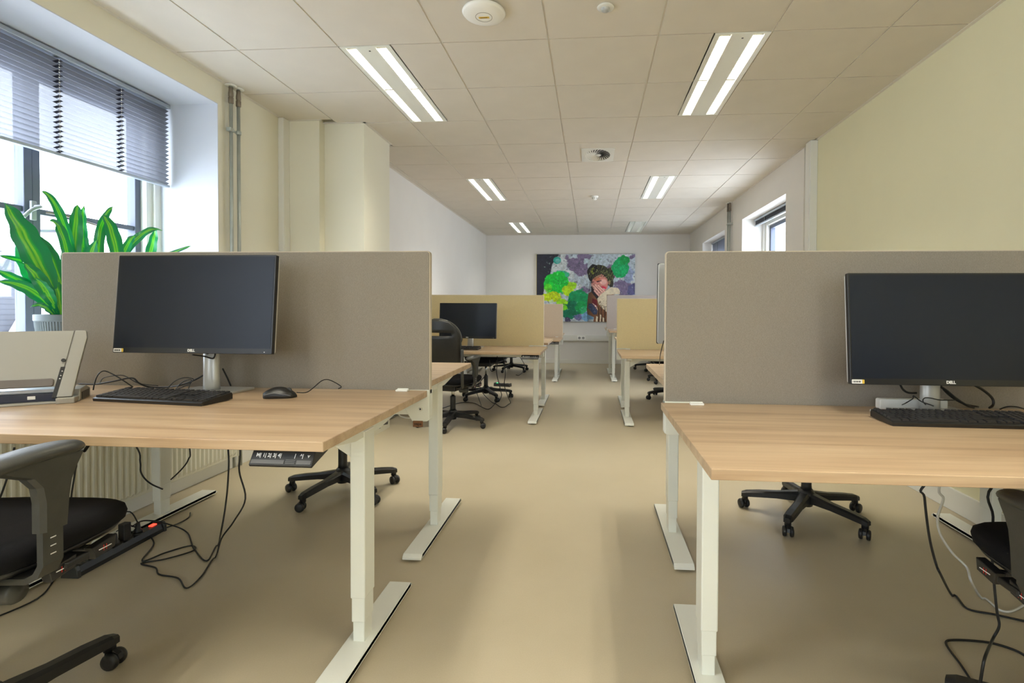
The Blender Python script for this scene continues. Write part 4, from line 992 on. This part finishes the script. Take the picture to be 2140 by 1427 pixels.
# ================================================================== PLANT ON THE WINDOW SILL
t = empty('potted_plant', (-2.60, 2.385, .845)); tag(t, 'leafy green striped plant in a grey ribbed pot on the window sill', 'plant')
b = MB().m(POTM); n = 120
def potring(r, z, rib): return [((r + (rib if i % 2 else 0)) * cos(2 * pi * i / n), (r + (rib if i % 2 else 0)) * sin(2 * pi * i / n), z) for i in range(n)]
b.ring_loft([potring(.088, 0, 0), potring(.092, .01, .003), potring(.108, .165, .003), potring(.111, .167, 0), potring(.114, .17, 0), potring(.114, .198, 0), potring(.108, .2, 0), potring(.104, .18, 0)], cap=False, smooth=False); b.bm.faces.new([b.bm.verts.new(p) for p in potring(.088, .001, 0)])
b.build('pot', t)
b = MB().m(SOIL); b.lathe([(.104, .178), (.06, .186), (0, .188)], (0, 0, 0), 24, cap=False); b.build('soil', t)
b = MB().m(mat('cane_bark', (120, 104, 70), .8))
for (x, y, h_) in ((-.03, -.02, .28), (.04, .02, .2), (0, .05, .34)): b.lathe([(.011, .18), (.010, .18 + h_ * .6), (.009, .18 + h_)], (x, y, 0), 10)
b.build('cane', t)
def leaf(base_, mid, tip, w, twist=0, fold=.25):
    """strap leaf along a quadratic curve, in coordinates relative to the pot"""
    A, Bm, Cc = (Vector(p) for p in (base_, mid, tip)); n = 22; b = MB().m(LEAF); L = []
    uvs = []
    for i in range(n + 1):
        v = i / n; ctrl = 2 * Bm - .5 * (A + Cc); p = (1 - v) ** 2 * A + 2 * v * (1 - v) * ctrl + v * v * Cc
        tg = (2 * (1 - v) * (ctrl - A) + 2 * v * (Cc - ctrl)).normalized()
        sd = tg.cross(Vector((.8, -.6, .1)))     # blade faces the room
        if sd.length < .2: sd = Vector((0, 1, 0))
        sd.normalize(); sd = Matrix.Rotation(twist * (.3 + v), 3, tg) @ sd; nn = sd.cross(tg)
        ww = .98 * w * (sin(pi * min(1, v ** .8 * .93 + .06)) ** .75) * (1 + .06 * sin(v * 26 + w * 90)) * (1 if v < .9 else max(.03, (1 - v) / .1)); row = []
        for k in range(5):
            u = -1 + k / 2; row.append(b.bm.verts.new(p + sd * ww * u + nn * (abs(u) * ww * fold + .003 * sin(v * 22 + u * 2)))); uvs.append((.5 + u / 2, v))
        L.append(row)
    for i in range(n):
        for k in range(4): f = b.bm.faces.new((L[i][k], L[i][k + 1], L[i + 1][k + 1], L[i + 1][k])); f.smooth = True
    o = b.build('leaf', t); me = o.data; uv = me.uv_layers.new(name='UVMap')
    for lp in me.loops: uv.data[lp.index].uv = uvs[lp.vertex_index]
    return o
LEAVES = [((0.019, -0.074, 0.32), (0.052, -0.222, 0.541), (0.084, -0.331, 0.686), 0.0575, 0.45),
((-0.013, -0.057, 0.274), (-0.035, -0.13, 0.419), (-0.056, -0.164, 0.538), 0.0359, -0.42),
((0.015, -0.029, 0.333), (0.04, -0.113, 0.488), (0.065, -0.203, 0.565), 0.0335, 0.24),
((0.009, 0.054, 0.433), (0.024, -0.047, 0.703), (0.039, -0.143, 0.774), 0.0192, -0.19),
((0.007, 0.031, 0.384), (0.018, 0.04, 0.624), (0.03, 0.043, 0.754), 0.0311, 0.11),
((0.006, 0.101, 0.388), (0.016, 0.079, 0.63), (0.026, 0.081, 0.752), 0.0215, -0.34),
((0.001, 0.056, 0.337), (0.001, 0.074, 0.508), (0.002, 0.102, 0.619), 0.0479, -0.11),
((0.011, 0.167, 0.392), (0.029, 0.164, 0.643), (0.048, 0.227, 0.781), 0.0263, 0.49),
((0.019, 0.29, 0.4), (0.051, 0.211, 0.625), (0.083, 0.12, 0.712), 0.0335, 0.04),
((0.001, 0.231, 0.396), (0.003, 0.432, 0.646), (0.004, 0.589, 0.702), 0.0215, -0.23),
((-0.014, 0.473, 0.383), (-0.037, 0.561, 0.603), (-0.059, 0.612, 0.718), 0.0263, -0.47),
((0.002, 0.258, 0.372), (0.005, 0.345, 0.577), (0.008, 0.398, 0.641), 0.0215, -0.18),
((-0.001, 0.247, 0.371), (-0.004, 0.618, 0.552), (-0.006, 0.841, 0.643), 0.0144, 0.39),
((0.004, -0.014, 0.404), (0.01, -0.172, 0.44), (0.017, -0.304, 0.461), 0.0168, 0.06),
((-0.006, -0.047, 0.274), (-0.017, -0.19, 0.359), (-0.028, -0.287, 0.402), 0.0215, -0.48),
((-0.003, -0.033, 0.197), (-0.009, -0.145, 0.315), (-0.014, -0.285, 0.347), 0.0311, -0.36),
((0.003, -0.025, 0.192), (0.009, -0.051, 0.332), (0.015, -0.091, 0.41), 0.0383, 0.5),
((0.009, -0.057, 0.228), (0.025, -0.112, 0.318), (0.04, -0.172, 0.371), 0.0239, -0.32),
((0.017, -0.069, 0.195), (0.046, -0.146, 0.241), (0.074, -0.221, 0.234), 0.0144, 0.3),
((0.011, 0.027, 0.395), (0.031, -0.043, 0.6), (0.05, -0.113, 0.637), 0.0239, 0.41),
((0.012, -0.058, 0.239), (0.033, -0.155, 0.368), (0.054, -0.233, 0.436), 0.0335, 0.29),
((-0.002, 0.026, 0.312), (-0.006, 0.02, 0.455), (-0.01, 0.012, 0.573), 0.0335, 0.48),
((0.02, 0.131, 0.34), (0.052, 0.088, 0.485), (0.085, 0.096, 0.583), 0.0287, -0.34)]
for q in LEAVES: leaf(*q)

# ================================================================== POWER STRIP AND CABLES
def power_strip(loc, rz, label, n=6, red=True, L=.44):
    t = empty('power_strip', loc, rz); tag(t, label, 'power strip')
    b = MB().m(BLK); b.prism([(-.03, .0), (.03, .0), (.03, .018), (.022, .04), (-.022, .04), (-.03, .018)], -L / 2, L / 2, 'y', bev=.003); b.build('body', t)
    for s in (-1, 1):
        b = MB().m(BLKG); b.prism([(-.036, 0), (.036, 0), (.034, .03), (.026, .046), (-.026, .046), (-.034, .03)], s * L / 2 - .008, s * L / 2 + .008, 'y', bev=.002)
        b.build('end_cap', t)
    for i in range(n):
        y = -L / 2 + .045 + i * .055
        b = MB().m(BLKG); b.lathe([(.022, .04), (.022, .0435), (.019, .0435), (.019, .041), (0, .0408)], (0, y, 0), 16, cap=False); b.m(BRONZE)
        for q in (-.009, .009): b.lathe([(.0028, .0408), (.0028, .0418)], (q * .7, y + q * .7, 0), 6)
        b.build('socket', t)
    b = MB().m(REDL if red else GREENL); b.box(-.01, .01, L / 2 - .05, L / 2 - .02, .038, .046, bev=.003); b.build('switch', t)
    return t
ps = power_strip((-2.07, 2.125, 0), R_(2), 'black power strip with lit red switch on the floor under the desks')
for y_, kind in ((.03, 'block'), (.10, 'plug'), (-.02, 'plug')):
    t = empty('power_plug', (-2.07 - .035 * y_, 2.125 + y_, .042)); tag(t, {'block': 'tall black adaptor block plugged in the power strip', 'plug': 'black plug in the power strip beside the tall adaptor, ' + ('nearer the red switch' if y_ > 0 else 'farther from the red switch')}[kind], 'plug')
    b = MB().m(BLK)
    if kind == 'block': b.box(-.016, .016, -.018, .018, 0, .075, bev=.004)
    else: b.lathe([(.018, 0), (.018, .012), (.011, .022), (.0085, .045), (.004, .05)], (0, 0, 0), 14)
    b.build('plug_body', t)
ps2 = power_strip((-1.22, 7.2, 0), R_(75), 'distant black power strip with green light under the far desks', n=2, red=False, L=.23)

def cable(label, pts, r=.0032, m_=CABLE, group='loose cables', plug=None):
    b = MB().m(m_); P = catmull([Vector(p) for p in pts], 6)
    for p in P: p.z = max(p.z, r)
    b.tube(P, r, 6)
    if plug: b.m(CABLE).box(*plug)
    o = b.build('cable'); tag(o, label, 'cable', group); return o
CABLES = [('black cable hanging from the window-side desk and looping to the red-switch power strip', [(-1.42, 1.9, 0.72), (-1.357, 1.85, 0.545), (-1.358, 1.85, 0.437), (-1.37, 1.85, 0.327), (-1.389, 1.85, 0.227), (-1.676, 2.213, 0.004), (-1.621, 2.074, 0.004), (-1.765, 2.181, 0.004), (-1.937, 2.343, 0.004), (-2.018, 2.301, 0.06), (-2.064, 2.246, 0.09), (-2.061, 2.182, 0.09)], {}),
('thinner black cable making a long loop on the floor right of the power strip', [(-1.36, 1.9, 0.72), (-1.331, 1.88, 0.538), (-1.335, 1.88, 0.455), (-1.311, 1.88, 0.351), (-1.359, 1.88, 0.261), (-1.423, 1.9, 0.185), (-1.606, 2.105, 0.004), (-1.548, 1.949, 0.004), (-1.539, 1.864, 0.004), (-1.63, 1.931, 0.004), (-1.728, 1.952, 0.004), (-1.789, 2.002, 0.004), (-1.879, 2.031, 0.004), (-1.809, 2.075, 0.004), (-1.748, 2.16, 0.004), (-1.798, 2.202, 0.004), (-1.856, 2.128, 0.004), (-1.892, 2.05, 0.004), (-1.981, 2.21, 0.004), (-2.128, 2.315, 0.004), (-2.142, 2.257, 0.06), (-2.084, 2.129, 0.09)], {}),
('black cable hanging before the radiator left of the far desk leg', [(-2.0, 1.95, 0.72), (-1.965, 2.1, 0.483), (-1.943, 2.1, 0.411), (-1.941, 2.1, 0.369), (-1.922, 2.1, 0.338), (-1.889, 2.1, 0.314), (-1.84, 2.1, 0.295)], {}),
('thin black cable slanting across the radiator right of the far desk leg', [(-1.85, 2.2, 0.72), (-1.838, 2.25, 0.436), (-1.844, 2.25, 0.381), (-1.877, 2.25, 0.335), (-1.931, 2.25, 0.285)], {}),
('black cable hanging behind the front office chair armrest', [(-1.98, 1.8, 0.72), (-1.873, 1.75, 0.533), (-1.874, 1.75, 0.48), (-1.888, 1.75, 0.401), (-1.894, 1.75, 0.348)], {}),
('thin black cable behind the seat of the front office chair', [(-2.054, 1.7, 0.577), (-2.07, 1.7, 0.508), (-2.097, 1.7, 0.432), (-2.113, 1.7, 0.394)], {}),
('short black cable with a bare metal tip hanging below the tabletop', [(-1.451, 1.4, 0.686), (-1.46, 1.4, 0.673), (-1.47, 1.4, 0.66)], {'r': 0.0045}),
('black lead trailing from the power strip along the desk foot', [(-2.079, 2.288, 0.004), (-2.045, 2.36, 0.012), (-2.04, 2.42, 0.006), (-2.05, 2.5, 0.004), (-2.09, 2.56, 0.004)], {}),
('short black lead rising from the power plugs', [(-2.073, 2.225, 0.09), (-2.1, 2.2, 0.15), (-2.13, 2.1, 0.11), (-2.16, 2.0, 0.03), (-2.12, 1.9, 0.004), (-2.03, 1.75, 0.004), (-2.06, 1.6, 0.004)], {'r': 0.0028}),
('black cable falling from the tabletop by the pale green wall and running along the floor', [(1.25, 1.75, 0.7), (1.076, 1.75, 0.523), (1.075, 1.75, 0.48), (1.091, 1.75, 0.357), (1.112, 1.75, 0.272), (1.128, 1.75, 0.234), (1.371, 2.06, 0.004), (1.367, 1.974, 0.004), (1.44, 1.945, 0.004), (1.521, 1.907, 0.004)], {'r': 0.0038}),
('white cable beside the black one under the desk by the pale green wall', [(1.3, 1.9, 0.7), (1.217, 1.9, 0.477), (1.229, 1.9, 0.427), (1.212, 1.9, 0.363), (1.221, 1.9, 0.304), (1.262, 1.9, 0.239), (1.31, 1.9, 0.19), (1.291, 1.85, 0.166), (1.471, 2.052, 0.004), (1.478, 1.975, 0.004), (1.53, 1.979, 0.004), (1.665, 2.069, 0.004)], {'r': 0.0042, 'm_': CABW}),
('black cable hanging past the seat of the chair by the pale green wall', [(1.35, 1.6, 0.7), (1.098, 1.5, 0.604), (1.1, 1.5, 0.519), (1.099, 1.5, 0.42), (1.106, 1.5, 0.335), (1.115, 1.5, 0.256), (1.121, 1.5, 0.219), (1.105, 1.5, 0.182), (1.013, 1.4, 0.192), (1.003, 1.4, 0.126)], {'r': 0.0036}),
('black cable loop lying on the floor at the picture edge', [(1.364, 1.707, 0.004), (1.351, 1.745, 0.004), (1.296, 1.778, 0.004), (1.196, 1.782, 0.004), (1.154, 1.759, 0.004), (1.133, 1.666, 0.004), (1.114, 1.592, 0.004), (1.088, 1.497, 0.004)], {'r': 0.0036}),
('black cable arching from the laptop stand over the desk behind the keyboard', [(-1.799, 1.75, 0.78), (-1.805, 1.76, 0.799), (-1.804, 1.77, 0.827), (-1.795, 1.78, 0.844), (-1.78, 1.79, 0.841), (-1.744, 1.8, 0.817), (-1.71, 1.82, 0.781)], {'r': 0.0022}),
('thin cable curling behind the keyboard towards the monitor stand', [(-2.014, 1.9, 0.777), (-1.943, 1.9, 0.777), (-1.872, 1.9, 0.789), (-1.81, 1.92, 0.801), (-1.78, 1.92, 0.782), (-1.753, 1.935, 0.765), (-1.678, 1.931, 0.765), (-1.602, 1.9, 0.776), (-1.543, 1.9, 0.794), (-1.509, 1.92, 0.816), (-1.493, 1.93, 0.83)], {'r': 0.0032}),
('fine looped cable bundle behind the middle of the keyboard', [(-1.59, 1.84, 0.775), (-1.569, 1.85, 0.801), (-1.539, 1.86, 0.814), (-1.502, 1.86, 0.809), (-1.512, 1.85, 0.792), (-1.55, 1.85, 0.775), (-1.564, 1.85, 0.773), (-1.545, 1.86, 0.798), (-1.51, 1.86, 0.806), (-1.514, 1.85, 0.774)], {'r': 0.0018}),
('thin arched cable beside the laptop stand hinge', [(-1.957, 1.93, 0.772), (-1.95, 1.94, 0.796), (-1.89, 1.94, 0.808), (-1.855, 1.94, 0.805), (-1.789, 1.93, 0.779), (-1.699, 1.92, 0.772)], {'r': 0.0018}),
('black cable coming out behind the window-side monitor stand', [(-1.452, 1.95, 0.84), (-1.432, 1.95, 0.802), (-1.433, 1.97, 0.769)], {'r': 0.003}),
('black cable hooked through the hole of the window-side monitor stand', [(-1.457, 1.8, 0.908), (-1.438, 1.83, 0.9), (-1.425, 1.858, 0.889), (-1.417, 1.86, 0.896), (-1.406, 1.85, 0.91)], {'r': 0.003}),
('thin mouse cable curving to the taupe screen', [(-1.06, 1.802, 0.775), (-1.033, 1.82, 0.773), (-1.028, 1.86, 0.784), (-1.034, 1.93, 0.8), (-1.025, 1.96, 0.801), (-1.011, 1.99, 0.786), (-0.99, 2.0, 0.768), (-0.992, 1.98, 0.763)], {'r': 0.0018}),
('black cable drooping from the monitor to its stand beside the white cable box', [(1.046, 1.84, 0.832), (1.067, 1.86, 0.812), (1.09, 1.87, 0.8), (1.122, 1.88, 0.798)], {'r': 0.0038}),
('thick pair of black cables slanting from the monitor to the desk', [(1.151, 1.84, 0.839), (1.203, 1.86, 0.814), (1.245, 1.87, 0.783), (1.287, 1.88, 0.758), (1.33, 1.909, 0.745)], {'r': 0.004}),
('second black cable slanting beside it to the desktop', [(1.173, 1.845, 0.838), (1.217, 1.87, 0.799), (1.278, 1.89, 0.764), (1.364, 1.936, 0.744)], {'r': 0.003}),
('thick black cable bowing outward from the monitor to the desk', [(1.27, 1.84, 0.84), (1.325, 1.86, 0.814), (1.361, 1.87, 0.786), (1.365, 1.87, 0.764), (1.386, 1.915, 0.745)], {'r': 0.0042}),
('thin black cable looping before the monitor stand', [(1.176, 1.892, 0.742), (1.097, 1.8, 0.78), (1.1, 1.8, 0.793), (1.126, 1.81, 0.792), (1.169, 1.83, 0.783), (1.237, 1.86, 0.779)], {'r': 0.0018}),
('thin black cable from the white stick over the stand foot', [(1.103, 1.936, 0.744), (1.042, 1.8, 0.776), (1.064, 1.8, 0.791), (1.066, 1.8, 0.8), (1.09, 1.8, 0.782), (1.12, 1.8, 0.771), (1.212, 1.904, 0.742)], {'r': 0.0018}),
('thin black cable lying behind the numeric keys', [(1.406, 1.896, 0.744), (1.402, 1.86, 0.759), (1.433, 1.86, 0.759), (1.491, 1.896, 0.744)], {'r': 0.0024}),
('long thin cable hanging under the low desk to the floor near the chair', [(-0.95, 5.2, 0.62), (-0.915, 5.1, 0.586), (-0.924, 5.1, 0.443), (-0.885, 5.1, 0.276), (-0.876, 5.1, 0.215), (-1.065, 5.943, 0.004), (-1.09, 5.505, 0.004), (-1.326, 5.854, 0.004), (-1.489, 5.837, 0.004), (-1.59, 5.509, 0.004)], {'r': 0.004}),
('thin cable with plug end hanging beneath the low desk before the mustard screen', [(-0.85, 5.3, 0.62), (-0.857, 5.1, 0.586), (-0.838, 5.1, 0.444), (-0.847, 5.1, 0.325), (-0.792, 5.0, 0.223), (-0.902, 5.834, 0.01), (-0.95, 5.597, 0.01), (-1.102, 5.844, 0.01), (-1.047, 5.0, 0.266), (-1.093, 5.1, 0.345), (-1.035, 5.1, 0.417)], {'r': 0.004}),
('short looped cable under the low desk tabletop', [(-1.016, 5.2, 0.565), (-1.011, 5.2, 0.487), (-0.991, 5.2, 0.449), (-0.962, 5.2, 0.478), (-0.943, 5.2, 0.566)], {'r': 0.004}),
('thin cable falling behind the office chair to the floor', [(-1.11, 4.9, 0.373), (-1.073, 4.9, 0.258), (-1.049, 4.9, 0.19), (-1.195, 5.657, 0.01)], {'r': 0.003}),
('thin cable hanging from the far controller to the distant power strip', [(-1.035, 7.6, 0.382), (-0.939, 7.4, 0.285), (-0.939, 7.3, 0.207), (-1.134, 8.276, 0.02), (-1.196, 8.33, 0.02)], {'r': 0.005}),
('cable hanging from the monitor seen from behind past the taupe screen', [(0.326, 2.34, 0.943), (0.323, 2.38, 0.906), (0.322, 2.42, 0.872), (0.372, 2.831, 0.785)], {'r': 0.002}),
('thin white cable loop under the window-side screen bracket', [(-0.8, 2.2, 0.745), (-0.83, 2.2, 0.632), (-0.805, 2.2, 0.607), (-0.762, 2.2, 0.608), (-0.72, 2.2, 0.626)], {'r': 0.003, 'm_': CABW})]
for q in CABLES: cable(*q[:2], **q[2])

# ================================================================== OUTSIDE: HOUSE ACROSS THE STREET
SLATE = mat('dark_roof_tile', (42, 45, 54), .7, noise=.1, nscale=4); GABLE = mat('white_render', (236, 240, 246), .8)
t = empty('gabled_house', (-29.6, 25.8, -1.0)); t.scale = (2, 2, 2); tag(t, 'white gabled house with grey tiled roof seen through the window', 'house')
# roof slope facing the window (normal +x), local coordinates
b = MB().m(GABLE); b.box(-3.5, -.1, -7, 8, -6, .35); b.build('facade', t)
b = MB().m(SLATE); rows = 16; z0_, x0_ = .3, .25; dz, dx = .135, -.1
for i in range(rows):
    za = z0_ + dz * i; xa = x0_ + dx * i
    b.prism([(xa, za), (xa - .02, za + .03), (xa + dx - .02, za + dz + .02), (xa + dx, za + dz - .02)], -7, 8, 'y')
o = b.build('roof_tiles', t); o['kind'] = 'stuff'
b = MB().m(SLATE); b.prism([(.2, .28), (-1.4, 2.45), (-3.5, .28)], -6.98, 7.98, 'y'); b.build('roof', t)
b = MB().m(mat('ridge_stone', (84, 90, 104), .8)); b.box(-1.5, -1.3, -7, 8, 2.42, 2.5)
for i in range(30):
    y = -6.8 + .5 * i; b.prism([(y - .05, 2.48), (y + .05, 2.48), (y, 2.72)], -1.42, -1.38, 'x'); b.box(-1.42, -1.38, y - .08, y + .08, 2.56, 2.59)
b.build('ridge_cresting', t)
b = MB().m(mat('rooflight_glass', (120, 132, 146), .2)); b.prism([(-.92, 1.84), (-.86, 1.86), (-1.12, 2.21), (-1.17, 2.18)], -.72, -.42, 'y'); b.build('skylight', t)
GY = -.35
b = MB().m(GABLE); b.prism([(GY - 1.0, -6), (GY + 1.0, -6), (GY + 1.0, -.2), (GY + .42, .85), (GY + .16, 1.2), (GY + .16, 1.32), (GY - .16, 1.32), (GY - .16, 1.2), (GY - .42, .85), (GY - 1.0, -.2)], .3, .7, 'x', bev=.02); g = b.build('gable', t)
b = MB().m(mat('dark_house_window', (64, 70, 80), .3)); b.box(.68, .72, GY - .12, GY + .12, .5, .78); b.m(GABLE); b.box(.70, .74, GY - .012, GY + .012, .5, .78); b.m(SLATE); b.box(.68, .76, GY - .17, GY + .17, .41, .435); b.build('window', g)
b = MB().m(GABLE); b.box(-1.75, -1.15, 1.6, 2.3, 1.8, 3.3, bev=.02); b.m(SLATE); b.box(-1.8, -1.1, 1.55, 2.35, 3.3, 3.38); b.lathe([(.12, 3.38), (.1, 3.7), (.13, 3.72), (.0, 3.85)], (-1.45, 1.95, 0), 10); b.build('chimney', t)
